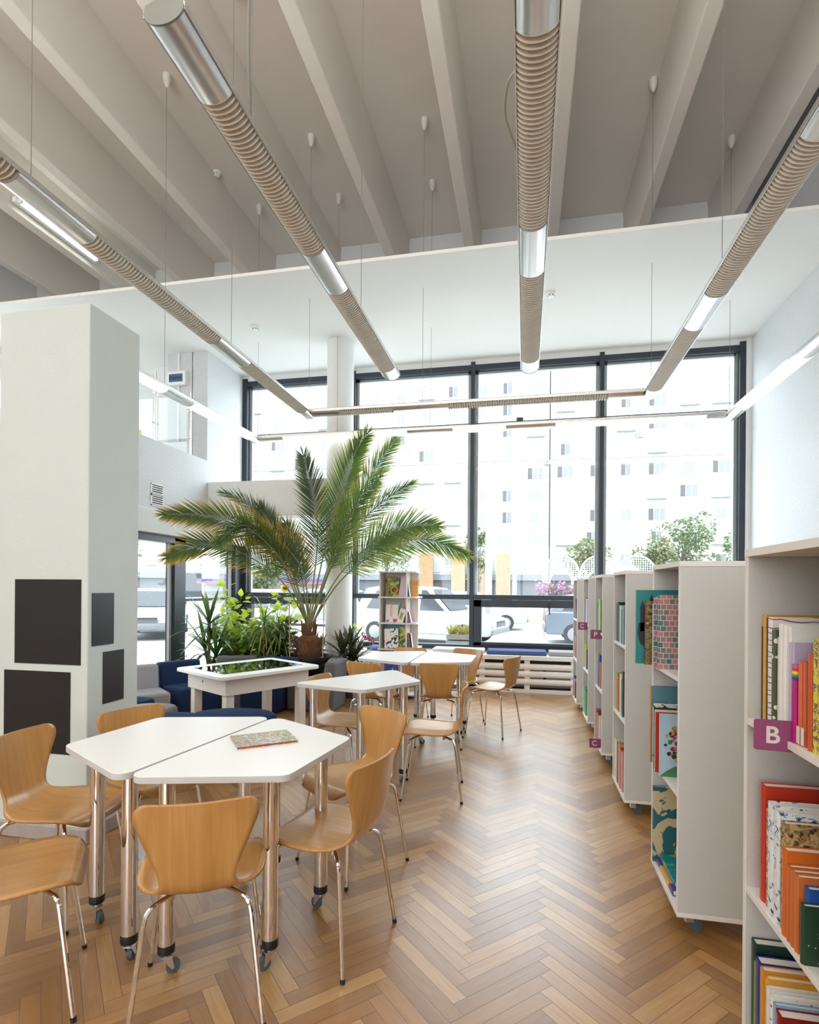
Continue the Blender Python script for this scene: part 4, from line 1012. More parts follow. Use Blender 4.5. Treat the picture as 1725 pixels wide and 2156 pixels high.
sl = [(0.0, 1.25, 'lit'), (1.25, 1.75, 'plain'), (1.75, 3.12, 'lit'), (3.12, 3.60, 'plain'), (3.60, 4.97, 'lit'), (4.97, 5.24, 'plain')]
sl = [(0.0, 0.20, 'plain'), (0.2, 1.52, 'lit'), (1.52, 1.98, 'plain'), (1.98, 3.35, 'lit'), (3.35, 3.62, 'plain')]
lamp_run(r, (-3.70, 3.55, ZL), (-3.70, 7.17, ZL), sl)
lamp_run(r, (2.36, 1.6, ZL), (2.36, 7.17, ZL), [(0, 1.4, 'lit'), (1.4, 1.9, 'plain'), (1.9, 3.2, 'lit'), (3.2, 3.75, 'plain'), (3.75, 5.15, 'lit'), (5.15, 5.57, 'plain')])
lamp_run(r, (-3.62, 7.09, ZL), (2.28, 7.09, ZL), [(0, 0.36, 'plain'), (0.36, 2.1, 'lit'), (2.1, 2.7, 'plain'), (2.7, 3.37, 'lit'), (3.37, 3.98, 'plain'), (3.98, 5.69, 'lit'), (5.69, 5.9, 'plain')])
end_cap(r, -3.70, 3.55)
for (x, y) in ((-3.68, 5.08), (-3.66, 7.08), (-2.5, 7.09), (-1.22, 7.09), (2.33, 7.08), (2.36, 4.2)): wire(r, x, y)
# fluorescent batten on the side of a roof beam
t = thing('batten_light', 'bare lit fluorescent batten fixed to a ceiling beam at the left', 'light fitting', (-6.07, 0, 6.12))
g = G(); g.box(-0.055, -0.0, 5.55, 6.85, -0.03, 0.03); g.build('base', WHITE, t)
g = G(); g.tube([(0.03, 5.60, -0.01), (0.03, 6.80, -0.01)], 0.017, 12); g.build('tube', P('lit_tube', (255, 255, 255), 0.4, var=0, emit=(240, 255, 246), estr=14), t, smooth=True)
for y in (5.59, 6.81):
    g = G(); g.box(-0.0, 0.05, y - 0.012, y + 0.012, -0.032, 0.02); g.build('lamp_holder', WHITE, t)
def detector(lb, x, y, z):
    t = thing('smoke_detector', lb, 'smoke detector', (x, y, z), group='smoke detectors')
    g = G(); g.lathe([(0.045, -0.022), (0.052, -0.018), (0.052, 0)], 20); g.build('base', WHITE, t, smooth=True)
    g = G(); g.lathe([(0.02, -0.052), (0.036, -0.046), (0.04, -0.022)], 20); h = g.build('sensor_head', WHITE, t, smooth=True)
    g = G()
    for i in range(6):
        a = i * PI / 3; g.cbox((0.0395 * math.cos(a), 0.0395 * math.sin(a), -0.034), (0.012, 0.004, 0.010), 0, Matrix.Translation((0.0395 * math.cos(a), 0.0395 * math.sin(a), 0)) @ Matrix.Rotation(a + PI / 2, 4, 'Z') @ Matrix.Translation((-0.0395 * math.cos(a), -0.0395 * math.sin(a), 0)))
    g.build('vent_slot', BLACKP, h)
detector('smoke detector between the ceiling beams at the upper left', -3.90, 6.40, 6.75)
detector('smoke detector on the smooth ceiling to the left, above the palm', -3.47, 6.64, 4.84)
detector('smoke detector on the smooth ceiling right of the middle lamp', 0.27, 6.52, 4.84)
# fuse box on the gallery pier, with conduit; ventilation grille in the parapet
t = thing('fuse_box', 'white fuse box with a blue tinted window on the gallery pier', 'fuse box', (-4.965, 7.18, 4.45))
g = G(); g.box(-0.15, 0.15, -0.075, 0, -0.1, 0.1); g.build('case', WHITE, t, bevel=0.008)
g = G(); g.box(-0.11, 0.11, -0.079, -0.074, -0.055, 0.06); g.build('door', P('blue_tint', (70, 104, 140), 0.1), t, bevel=0.002)
g = G()
for i in range(7): g.box(-0.10 + i * 0.028, -0.078 + i * 0.028, -0.0815, -0.079, -0.02, 0.02)
g.build('breaker', P('breaker_dark', (52, 62, 72), 0.4), t)
g = G(); g.box(-0.012, 0.012, -0.014, 0, 0.1, 0.39); g.box(-0.012, 0.012, -0.014, 0, -0.9, -0.1); g.build('conduit', WHITE, t)
t = thing('vent_grille', 'white louvred ventilation grille in the textured parapet', 'vent', (-4.5, 6.08, 2.55))
g = G()
for z in (0.09, -0.05):
    g.box(0, 0.012, -0.115, 0.115, z - 0.065, z - 0.055); g.box(0, 0.012, -0.115, 0.115, z + 0.055, z + 0.065); g.box(0, 0.012, -0.115, -0.105, z - 0.065, z + 0.065); g.box(0, 0.012, 0.105, 0.115, z - 0.065, z + 0.065)
    for i in range(4): g.box(0.002, 0.010, -0.105, 0.105, z - 0.048 + i * 0.026, z - 0.037 + i * 0.026)
g.build('frame', WHITE, t)
g = G(); g.box(0.0, 0.002, -0.11, 0.11, -0.11, 0.15); g.build('dark_gap', P('vent_dark', (50, 50, 52), 0.8), t)
# black boards glued to the square pillar
BB = P('blackboard_film', (20, 20, 20), 0.6, var=0.15, vscale=3); BB2 = P('blackboard_film_side', (30, 30, 31), 0.35, var=0.15, vscale=3)
def board(lb, x0, x1, y0, y1, z0, z1, m):
    g = G(); g.box(x0, x1, y0, y1, z0, z1); tag(g.build('blackboard', m), lb, 'blackboard', 'black panels on the square pillar')
board('upper large black panel on the broad face of the square pillar', -2.88, -2.436, 2.646, 2.65, 0.997, 1.479, BB)
board('lower large black panel on the broad face of the square pillar, behind a chair', -2.951, -2.502, 2.646, 2.65, 0.49, 0.955, BB)
board('upper small black panel on the narrow side of the square pillar', -2.393, -2.389, 2.679, 2.847, 1.102, 1.403, BB2)
board('lower small black panel on the narrow side of the square pillar', -2.393, -2.389, 2.765, 2.933, 0.758, 1.06, BB2)
# water bottles on the floor
WATER = bpy.data.materials.new('clear_bottle'); WATER.use_nodes = True
b_n = WATER.node_tree.nodes['Principled BSDF']; b_n.inputs['Base Color'].default_value = (0.62, 0.80, 0.88, 1); b_n.inputs['Roughness'].default_value = 0.08; b_n.inputs['Transmission Weight'].default_value = 0.75; b_n.inputs['IOR'].default_value = 1.2
def bottle(lb, x, y):
    t = thing('water_bottle', lb, 'bottle', (x, y, 0), group='big water bottles on the floor')
    pr = [(0.06, 0.0), (0.085, 0.015)]
    for i in range(7): pr += [(0.085, 0.03 + i * 0.03), (0.080, 0.042 + i * 0.03)]
    pr += [(0.085, 0.245), (0.075, 0.29), (0.03, 0.345), (0.022, 0.36)]
    g = G(); g.lathe(pr, 24); bo = g.build('body', WATER, t, smooth=True)
    g = G(); g.lathe([(0.026, 0.36), (0.026, 0.385)], 16); g.build('cap', c_('bottlecap', (190, 205, 225)), t, smooth=True)
    g = G(); g.lathe([(0.0862, 0.245), (0.0862, 0.30)], 24, cap=False); g.lathe([(0.0862, 0.245), (0.055, 0.325)], 24, cap=False); g.build('label', PAT('bottle_label', [(40, 90, 180), (226, 232, 240)], 'noise', 20), t, smooth=True)
bottle('clear water bottle on the floor right beside the grey foam seat', -2.02, 6.62)
bottle('clear water bottle behind the other one, by the bench', -1.99, 6.98)
# ---------------------------------------------------------------- plants
def leaf_mat(name, base, mid, tip, trans=0.35, rough=0.4, s0=0.6, s1=0.88):
    """leaf colour along its length (V of the UV map); light shines through"""
    m = bpy.data.materials.new(name); m.use_nodes = True; nt = m.node_tree; N = nt.nodes; L = nt.links; b = N['Principled BSDF']
    b.inputs['Roughness'].default_value = rough
    uv = N.new('ShaderNodeUVMap'); uv.uv_map = 'UVMap'; sp = N.new('ShaderNodeSeparateXYZ'); L.new(uv.outputs[0], sp.inputs[0])
    n = N.new('ShaderNodeTexNoise'); n.inputs['Scale'].default_value = 9; tc_ = N.new('ShaderNodeTexCoord'); L.new(tc_.outputs['Object'], n.inputs['Vector'])
    ad = N.new('ShaderNodeMath'); ad.operation = 'MULTIPLY_ADD'; ad.inputs[1].default_value = 0.5; ad.inputs[2].default_value = -0.25; L.new(n.outputs['Fac'], ad.inputs[0])
    a2 = N.new('ShaderNodeMath'); L.new(sp.outputs['Y'], a2.inputs[0]); L.new(ad.outputs[0], a2.inputs[1])
    r = N.new('ShaderNodeValToRGB'); r.color_ramp.elements[0].color = lin(base); r.color_ramp.elements[0].position = 0.1
    r.color_ramp.elements[1].color = lin(tip); r.color_ramp.elements[1].position = s1
    e = r.color_ramp.elements.new(s0); e.color = lin(mid)
    L.new(a2.outputs[0], r.inputs[0]); L.new(r.outputs[0], b.inputs['Base Color'])
    t = N.new('ShaderNodeBsdfTranslucent'); L.new(r.outputs[0], t.inputs[0])
    mx = N.new('ShaderNodeMixShader'); mx.inputs[0].default_value = trans; L.new(b.outputs[0], mx.inputs[1]); L.new(t.outputs[0], mx.inputs[2])
    L.new(mx.outputs[0], N['Material Output'].inputs[0]); return m
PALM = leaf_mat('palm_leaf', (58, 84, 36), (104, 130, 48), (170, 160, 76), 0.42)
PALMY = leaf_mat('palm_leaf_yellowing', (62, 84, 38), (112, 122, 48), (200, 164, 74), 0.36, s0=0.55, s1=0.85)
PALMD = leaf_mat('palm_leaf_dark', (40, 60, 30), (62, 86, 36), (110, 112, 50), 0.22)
STALK = P('palm_stalk', (122, 128, 72), 0.5, var=0.1)
def blade(g, p, d, nrm, ln, wd, droop=0.3, seg=3, mi=1):
    """narrow pointed leaf from p along d, bending down"""
    d = Vector(d).normalized(); sd = d.cross(Vector(nrm))
    if sd.length < 1e-4: sd = d.orthogonal()
    sd.normalize(); prev = None; q = Vector(p)
    for i in range(seg + 1):
        t = i / seg; wv = wd * (0.55 + 1.1 * t) * (1 - t) ** 0.75 * 1.15 if i else wd * 0.45
        if i == seg: wv = wd * 0.03
        a = g.add([q - sd * wv, q + sd * wv])
        if prev is not None: g.face([prev, prev + 1, a + 1, a], mi, [(0, (i - 1) / seg), (1, (i - 1) / seg), (1, t), (0, t)])
        prev = a
        d = (d + Vector((0, 0, -droop / seg))).normalized(); q = q + d * (ln / seg)
FR = [
( [(-2.758, 6.82, 0.98), (-2.506, 6.771, 2.096), (-2.28, 6.698, 2.753), (-2.068, 6.614, 3.176), (-1.918, 6.52, 3.322)] , 15 , 0.1 ),
( [(-2.778, 6.82, 0.98), (-2.668, 6.82, 1.978), (-2.698, 6.82, 2.539), (-2.794, 6.82, 2.916), (-2.863, 6.82, 3.156)] , 0 , 0.15 ),
( [(-2.745, 6.82, 0.98), (-2.427, 6.738, 1.786), (-2.106, 6.617, 2.405), (-1.822, 6.476, 2.698), (-1.692, 6.32, 2.749)] , -15 , 0.25 ),
( [(-2.745, 6.82, 0.98), (-2.475, 6.869, 1.855), (-2.114, 6.942, 2.668), (-1.85, 7.026, 3.144), (-1.701, 7.12, 3.412)] , 55 , 0.1 ),
( [(-2.739, 6.82, 0.98), (-2.418, 6.804, 1.79), (-1.968, 6.779, 2.364), (-1.62, 6.751, 2.623), (-1.419, 6.72, 2.73)] , 65 , 0.1 ),
( [(-2.712, 6.82, 0.981), (-2.329, 6.738, 1.603), (-1.826, 6.617, 2.015), (-1.375, 6.476, 2.199), (-1.004, 6.32, 2.159)] , -8 , 0.3 ),
( [(-2.712, 6.82, 0.981), (-2.326, 6.787, 1.531), (-1.796, 6.739, 1.905), (-1.238, 6.682, 2.044), (-0.714, 6.62, 1.857)] , 30 , 0.2 ),
( [(-2.812, 6.82, 0.979), (-3.108, 6.655, 1.538), (-3.517, 6.414, 1.864), (-3.875, 6.132, 1.959), (-4.139, 5.82, 1.791)] , -10 , 0.6 ),
( [(-2.812, 6.82, 0.979), (-3.036, 6.639, 1.722), (-3.432, 6.373, 2.19), (-3.834, 6.063, 2.307), (-4.109, 5.72, 2.279)] , 10 , 0.7 ),
( [(-2.792, 6.82, 0.979), (-3.11, 6.795, 1.917), (-3.435, 6.759, 2.358), (-3.654, 6.717, 2.577), (-3.884, 6.67, 2.67)] , 60 , 0.3 ),
( [(-2.805, 6.82, 0.979), (-3.152, 6.672, 1.847), (-3.344, 6.454, 2.167), (-3.467, 6.201, 2.183), (-3.542, 5.92, 1.974)] , -35 , 0.4 ),
( [(-2.792, 6.82, 0.979), (-3.044, 6.804, 1.728), (-3.273, 6.779, 2.168), (-3.363, 6.751, 2.355), (-3.43, 6.72, 2.466)] , 20 , 0.4 ),
( [(-2.778, 6.82, 0.98), (-2.9, 6.812, 1.666), (-2.978, 6.8, 1.979), (-3.027, 6.786, 2.166), (-3.074, 6.77, 2.259)] , 10 , 0.7 ),
( [(-2.765, 6.82, 0.98), (-2.829, 6.771, 1.603), (-3.066, 6.698, 1.972), (-3.292, 6.614, 2.09), (-3.443, 6.52, 2.053)] , 20 , 0.5 ),
]
palm = thing('date_palm', 'big potted palm with long arching fronds in front of the round pillar', 'palm', (0, 0, 0))
g = G(); g.lathe([(0.22, 0.0), (0.235, 0.02), (0.30, 0.50), (0.315, 0.505), (0.315, 0.545), (0.29, 0.545), (0.285, 0.50)], 32, (-2.77, 6.80, 0)); g.build('pot', BLACKP, palm, smooth=True)
g = G(); g.lathe([(0.283, 0.49), (0.2, 0.505), (0.02, 0.515)], 24, (-2.77, 6.80, 0)); g.build('soil', P('soil', (60, 46, 36), 0.95, var=0.3, vscale=40), palm)
FIB = P('palm_fibre', (116, 76, 48), 0.95, var=0.4, vscale=70, bump=0.8, bscale=90)
g = G(); rnd = random.Random(11)
g.lathe([(0.13, 0.50), (0.165, 0.56), (0.172, 0.65), (0.155, 0.74), (0.11, 0.80), (0.04, 0.84)], 20, (-2.77, 6.82, 0))
for i in range(16):
    a = i * 2.4; c = Vector((-2.77 + 0.07 * math.cos(a), 6.82 + 0.07 * math.sin(a), 0.76)); g.tube([c, c + Vector((0.03 * math.cos(a), 0.03 * math.sin(a), 0.10 + 0.012 * i))], [0.02, 0.010], 6)
for i in range(170):
    a = rnd.uniform(0, 2 * PI); z = rnd.uniform(0.54, 0.80); r_ = 0.163; c = Vector((-2.77 + r_ * math.cos(a), 6.82 + r_ * math.sin(a), z))
    d = Vector((math.cos(a) * 0.5, math.sin(a) * 0.5, rnd.uniform(-0.5, 1))).normalized()
    g.tube([c, c + d * 0.04, c + d * 0.05 + Vector((rnd.uniform(-0.05, 0.05), rnd.uniform(-0.05, 0.05), rnd.uniform(-0.03, 0.06)))], 0.004, 4)
g.build('trunk', FIB, palm, smooth=True)
rnd = random.Random(4)
for fi, (path, tw, ye) in enumerate(FR):
    g = G(); pts = spline([(-2.77 + 0.05 * math.cos(fi * 2.4), 6.82 + 0.05 * math.sin(fi * 2.4), 0.76)] + list(path), 10); n = len(pts)
    acc = [0.0]
    for i in range(1, n): acc.append(acc[-1] + (pts[i] - pts[i - 1]).length)
    T = acc[-1]
    g.tube(pts, [0.0125 * (1 - 0.85 * a / T) + 0.0012 for a in acc], 6, 0)
    start = 0.40 if T > 1.8 else 0.45
    cnt = int(70 * T / 2.4); k = 0
    for j in range(cnt):
        s = T * (start + (1 - start) * (j / (cnt - 1)) ** 0.9)
        while k < n - 2 and acc[k + 1] < s: k += 1
        f = (s - acc[k]) / max(1e-6, acc[k + 1] - acc[k]); p = pts[k].lerp(pts[k + 1], f); tan = (pts[k + 1] - pts[k]).normalized()
        s0 = tan.cross(Vector((0, 1, 0)))
        s0 = s0.normalized() if s0.length > 0.05 else Vector((1, 0, 0))
        n0 = tan.cross(s0).normalized()
        sd = (Matrix.Rotation(R(tw), 4, tan) @ s0).normalized(); up = (Matrix.Rotation(R(tw), 4, tan) @ n0).normalized()
        u = (s / T - start) / (1 - start)
        ln = (0.13 + 0.25 * math.sin(PI * min(1, u * 0.80 + 0.16))) * (0.55 + 0.45 * min(1, T / 2)) * rnd.uniform(0.85, 1.1)
        fw = 0.75 + 0.9 * u
        for sg in (-1, 1):
            d = sd * sg + tan * fw + up * rnd.uniform(-0.25, 0.45)
            blade(g, p, d, up, ln, 0.0092, 0.14, 3, 1)
    for sg in (-1, 0, 1):
        tan = (pts[-1] - pts[-3]).normalized(); blade(g, pts[-1], tan + Vector((0, 0, 0.15 * sg)), Vector((0, 1, 0.1)), 0.16, 0.008, 0.1, 3, 1)
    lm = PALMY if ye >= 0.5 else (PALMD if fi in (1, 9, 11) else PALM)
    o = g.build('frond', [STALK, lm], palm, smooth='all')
    if ye >= 0.5: o['label'] = 'yellowing frond'
CANE = P('cane', (186, 162, 128), 0.6, var=0.1)
g = G()
for (x, y) in ((-2.94, 6.60), (-2.52, 6.66)): g.tube([(x, y, 0.50), (x + (-2.73 - x) * 0.08 * -1, y, 1.27)], 0.007, 6)
g.tube([(-3.0, 6.60, 1.225), (-2.50, 6.665, 1.225)], 0.006, 6); g.tube([(-2.98, 6.61, 1.25), (-2.95, 6.98, 1.24)], 0.006, 6); g.tube([(-2.52, 6.67, 1.235), (-2.55, 6.98, 1.24)], 0.006, 6)
g.build('support_cane', CANE, palm, smooth=True)
# smaller plants along the glazing
PLANTER = P('planter_brown', (96, 78, 64), 0.8, var=0.1)
def pot(parent, r_, h, m, c=(0, 0)):
    g = G(); g.lathe([(r_ * 0.72, 0), (r_ * 0.75, 0.01), (r_ * 0.96, h * 0.86), (r_, h * 0.87), (r_, h), (r_ * 0.9, h), (r_ * 0.88, h * 0.9)], 24, (c[0], c[1], 0)); g.build('pot', m, parent, smooth=True)
    g = G(); g.lathe([(r_ * 0.88, h * 0.9), (0.01, h * 0.92)], 20, (c[0], c[1], 0)); g.build('soil', P('soil', (60, 46, 36), 0.95), parent)
YUC = leaf_mat('yucca_leaf', (60, 92, 44), (88, 122, 56), (120, 140, 76), 0.25)
def sword_plant(nm, lb, cat, x, y, h0, hpot, heads, lm, n, ln, wd, droop, stemr=0.02, seed=1, potr=0.14):
    t = thing(nm, lb, cat, (x, y, 0)); pot(t, potr, hpot, PLANTER)
    rnd = random.Random(seed); g = G(); lv = G()
    for (hx, hy, hz) in heads:
        g.tube(spline([(0, 0, hpot * 0.9), (hx * 0.4, hy * 0.4, (hpot + hz) / 2), (hx, hy, hz)], 5), stemr, 8)
        for i in range(n):
            a = i * 2.399 + rnd.uniform(-0.2, 0.2); e = 1.35 - 1.75 * i / n + rnd.uniform(-0.1, 0.1)
            d = Vector((math.cos(a) * math.cos(e), math.sin(a) * math.cos(e), math.sin(e)))
            up = Vector((-math.cos(a) * math.sin(e), -math.sin(a) * math.sin(e), math.cos(e)))
            blade(lv, (hx, hy, hz - 0.10 * i / n), d, up, ln * rnd.uniform(0.8, 1.15), wd, droop, 4, 0)
    g.build('stem', P('plant_stem', (110, 104, 70), 0.8, var=0.2), t, smooth=True)
    lv.build('leaves', lm, t, smooth='all')
    return t
sword_plant('yucca', 'yucca with stiff sword-shaped leaves by the side window', 'yucca', -4.10, 6.62, 0, 0.30, [(0.0, 0.0, 0.98), (-0.12, 0.1, 0.62), (0.14, -0.05, 0.55)], YUC, 30, 0.52, 0.032, 0.6, seed=3)
SPID = leaf_mat('spider_leaf', (96, 120, 60), (126, 146, 74), (176, 180, 110), 0.35)
sword_plant('dracaena', 'slender plant with thin drooping striped leaves, left of the palm', 'dracaena', -3.36, 6.72, 0, 0.30, [(0.0, 0.0, 1.0), (0.20, 0.06, 0.90)], SPID, 64, 0.42, 0.011, 1.6, 0.012, seed=5, potr=0.12)
DARKL = leaf_mat('dark_leaf', (44, 50, 30), (62, 64, 36), (96, 74, 48), 0.2)
sword_plant('croton', 'dark-leaved plant at the right of the palm pot', 'croton', -2.235, 6.92, 0, 0.34, [(0.0, 0.0, 0.66), (0.06, -0.06, 0.52), (-0.08, -0.1, 0.6)], DARKL, 26, 0.38, 0.036, 0.6, seed=8, potr=0.09)
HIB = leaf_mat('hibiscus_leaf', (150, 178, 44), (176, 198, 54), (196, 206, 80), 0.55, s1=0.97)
HIBD = leaf_mat('hibiscus_leaf_shaded', (90, 122, 40), (120, 150, 46), (150, 168, 60), 0.42, s1=0.97)  # darker copy of HIB, shade of the lower leaves put into the colour
def broad(g, p, d, up, ln, mi=0):
    d = Vector(d).normalized(); sd = d.cross(Vector(up)); sd = sd.normalized() if sd.length > 1e-3 else d.orthogonal(); nn = sd.cross(d)
    pr = [(0, 0.02), (0.2, 0.30), (0.45, 0.40), (0.75, 0.24), (1.0, 0.01)]; prev = None; P0 = Vector(p)
    for i, (t, wv) in enumerate(pr):
        c = P0 + d * (ln * t) - nn * (ln * 0.18 * t * t)
        a = g.add([c - sd * ln * wv + nn * ln * 0.06 * wv, c, c + sd * ln * wv + nn * ln * 0.06 * wv])
        if prev is not None:
            t0 = pr[i - 1][0]
            g.face([prev, prev + 1, a + 1, a], mi, [(0, t0), (0.5, t0), (0.5, t), (0, t)]); g.face([prev + 1, prev + 2, a + 2, a + 1], mi, [(0.5, t0), (1, t0), (1, t), (0.5, t)])
        prev = a
def shrub(nm, lb, cat, x, y, stems, ln, n, ms, seed, potr=0.2, hpot=0.34, flower=None):
    t = thing(nm, lb, cat, (x, y, 0)); pot(t, potr, hpot, PLANTER)
    rnd = random.Random(seed); g = G(); lv = G()
    for si, (dx, dy, dz) in enumerate(stems):
        sp = spline([(0, 0, hpot * 0.9), (dx * 0.35, dy * 0.35, hpot + (dz - hpot) * 0.45), (dx, dy, dz)], 8)
        g.tube(sp, [0.007 * (1 - 0.6 * i / len(sp)) for i in range(len(sp))], 5)
        for j in range(n):
            u = rnd.uniform(0.22, 1.0); p = sp[min(len(sp) - 1, int(u * (len(sp) - 1)))]
            a = rnd.uniform(0, 2 * PI); e = rnd.uniform(-0.5, 0.7); off = rnd.uniform(0.02, 0.11)
            d = Vector((math.cos(a) * math.cos(e), math.sin(a) * math.cos(e), math.sin(e)))
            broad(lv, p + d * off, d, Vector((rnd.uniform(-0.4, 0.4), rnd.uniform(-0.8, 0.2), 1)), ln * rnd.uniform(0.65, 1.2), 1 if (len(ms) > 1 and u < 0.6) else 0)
        broad(lv, sp[-1], (dx * 0.3, -0.3, 1), (0, -1, 0.3), ln)
    g.build('stem', P('plant_stem', (110, 104, 70), 0.8), t, smooth=True)
    lv.build('leaves', ms, t, smooth='all')
    if flower:
        g = G(); c = Vector(flower)
        for i in range(7):
            a = i * 0.9; broad(g, c, (math.cos(a), math.sin(a), 0.7), (math.cos(a), math.sin(a), -0.6), 0.075)
        g.build('flower', leaf_mat('red_petal', (206, 44, 30), (226, 70, 40), (236, 110, 60), 0.4), t, smooth='all')
    return t
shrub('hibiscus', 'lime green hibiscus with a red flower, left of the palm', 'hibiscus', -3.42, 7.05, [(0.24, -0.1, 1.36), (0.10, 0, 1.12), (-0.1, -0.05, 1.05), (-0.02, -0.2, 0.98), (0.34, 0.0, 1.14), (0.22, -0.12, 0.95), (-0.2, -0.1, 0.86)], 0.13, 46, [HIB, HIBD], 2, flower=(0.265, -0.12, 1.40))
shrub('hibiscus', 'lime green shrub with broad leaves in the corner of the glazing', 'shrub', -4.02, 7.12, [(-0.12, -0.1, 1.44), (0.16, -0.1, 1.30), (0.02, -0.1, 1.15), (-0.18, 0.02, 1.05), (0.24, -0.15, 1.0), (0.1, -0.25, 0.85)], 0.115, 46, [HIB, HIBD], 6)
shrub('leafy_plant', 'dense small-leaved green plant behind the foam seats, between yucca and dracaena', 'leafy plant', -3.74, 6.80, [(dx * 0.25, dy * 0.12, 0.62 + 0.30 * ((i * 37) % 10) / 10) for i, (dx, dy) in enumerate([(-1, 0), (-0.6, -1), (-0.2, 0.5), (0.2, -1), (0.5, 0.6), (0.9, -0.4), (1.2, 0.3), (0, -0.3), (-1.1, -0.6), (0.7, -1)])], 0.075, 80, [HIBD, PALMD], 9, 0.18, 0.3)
shrub('leafy_plant', 'low dark leaves spilling over the left rim of the palm pot', 'leafy plant', -3.13, 6.83, [(-0.08, -0.1, 0.78), (0.04, -0.12, 0.86), (0.1, -0.08, 0.72), (0.02, 0.1, 0.92), (-0.14, -0.02, 0.70)], 0.13, 20, [PALMD, DARKL], 12, 0.06, 0.5)
# begonia on the bench
bg_ = shrub('begonia', 'clay pot with a red-leaved begonia on the window bench beside the round pillar', 'potted plant', -2.44, 7.95, [(-0.06, 0, 0.32), (-0.02, 0, 0.26)], 0.07, 2, [HIB], 21, 0.07, 0.11)
bg_.location.z = 0.515
RB = leaf_mat('begonia_red', (130, 26, 46), (166, 40, 66), (190, 70, 90), 0.35)
g = G(); st = G(); rnd = random.Random(13)
for i in range(70):
    u = rnd.uniform(0.15, 1); c = Vector((0.02 + 0.21 * u, rnd.uniform(-0.05, 0.05), 0.25 - 0.14 * u + rnd.uniform(-0.035, 0.035)))
    broad(g, c, (rnd.uniform(-1, 1), rnd.uniform(-1, 1), rnd.uniform(-0.6, 0.6)), (rnd.uniform(-1, 1), -1, rnd.uniform(-1, 1)), rnd.uniform(0.022, 0.04))
g.build('red_leaves', RB, bg_, smooth='all')['label'] = 'dark red leaves'
st.tube(spline([(0, 0, 0.1), (0.04, 0, 0.24), (0.14, 0, 0.21), (0.24, 0, 0.10)], 5), 0.004, 5); st.build('stem', P('plant_stem', (110, 104, 70), 0.8), bg_, smooth=True)
g = G(); g.lathe([(0.06, 0.0), (0.085, 0.012), (0.08, 0.016), (0.05, 0.006)], 20); g.build('saucer', P('clay', (150, 116, 96), 0.8, var=0.1), bg_, smooth=True)
for ch in kids(bg_):
    if ch.name.startswith('pot'): ch.data.materials[0] = P('clay_grey', (146, 132, 124), 0.85, var=0.1)
# ---------------------------------------------------------------- the street outside
GZ = -0.15
def ground(name, x0, x1, y0, y1, z, m):
    g = G(); g.box(x0, x1, y0, y1, z - 0.1, z); o = g.build(name, m); o['kind'] = 'structure'; return o
ground('street', -160, 120, 8.45, 140, GZ, P('asphalt', (178, 178, 178), 0.9, var=0.08, vscale=0.6))
ground('sidewalk', -160, 120, 8.43, 12.4, GZ + 0.03, P('paving', (205, 203, 198), 0.9, var=0.06, vscale=2))
ground('forecourt', -60, -4.66, -20, 8.43, GZ + 0.03, P('paving', (205, 203, 198), 0.9, var=0.06, vscale=2))
GRASS = P('lawn', (126, 150, 80), 0.95, var=0.25, vscale=3, bump=0.5, bscale=20)
for (x0, x1, y0, y1) in ((-100, 60, 24, 27.5), (-60, -12, 17.5, 19.5), (-60, 60, 52, 56)):
    tag(ground('grass', x0, x1, y0, y1, GZ + 0.06, GRASS), kind='stuff')
g = G(); g.box(-160, 120, 23.7, 24.0, GZ, GZ + 0.14); g.box(-160, 120, 12.4, 12.6, GZ, GZ + 0.08); struct(g, 'kerb', P('kerb_stone', (186, 184, 180), 0.9))
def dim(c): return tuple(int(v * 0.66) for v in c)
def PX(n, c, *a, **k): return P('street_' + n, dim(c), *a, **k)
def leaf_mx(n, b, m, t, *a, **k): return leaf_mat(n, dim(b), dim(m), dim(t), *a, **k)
# apartment blocks
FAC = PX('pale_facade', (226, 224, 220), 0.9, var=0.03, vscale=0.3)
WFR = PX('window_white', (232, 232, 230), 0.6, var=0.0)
def winmesh(nm, w_, h_, tone, kind):
    g = G(); g.box(-w_ / 2, w_ / 2, -0.05, 0.02, 0, h_, 0)
    k = 3 if w_ > 1.8 else 2
    for i in range(k):
        a = -w_ / 2 + 0.09 + i * (w_ - 0.1) / k; b = a + (w_ - 0.1) / k - 0.09
        g.box(a, b, -0.06, -0.045, 0.09, h_ - 0.09, 1 if not (kind == 1 and i == 0) else 2)
    if kind == 2: g.box(-w_ / 2 - 0.1, w_ / 2 + 0.1, -0.5, -0.02, -0.12, -0.02, 0)
    me = g.build(nm, [WFR, PX('pane_%d' % tone, (tone, tone + 2, tone + 4), 0.25, var=0), PX('pane_open', (96, 92, 96), 0.5, var=0)]); return me
PROT = []
for (w_, tone, kd) in ((2.0, 176, 0), (2.0, 150, 1), (1.25, 160, 0), (2.0, 190, 2), (1.25, 136, 1)):
    o = winmesh('window', w_, 1.55, tone, kd); PROT.append(o)
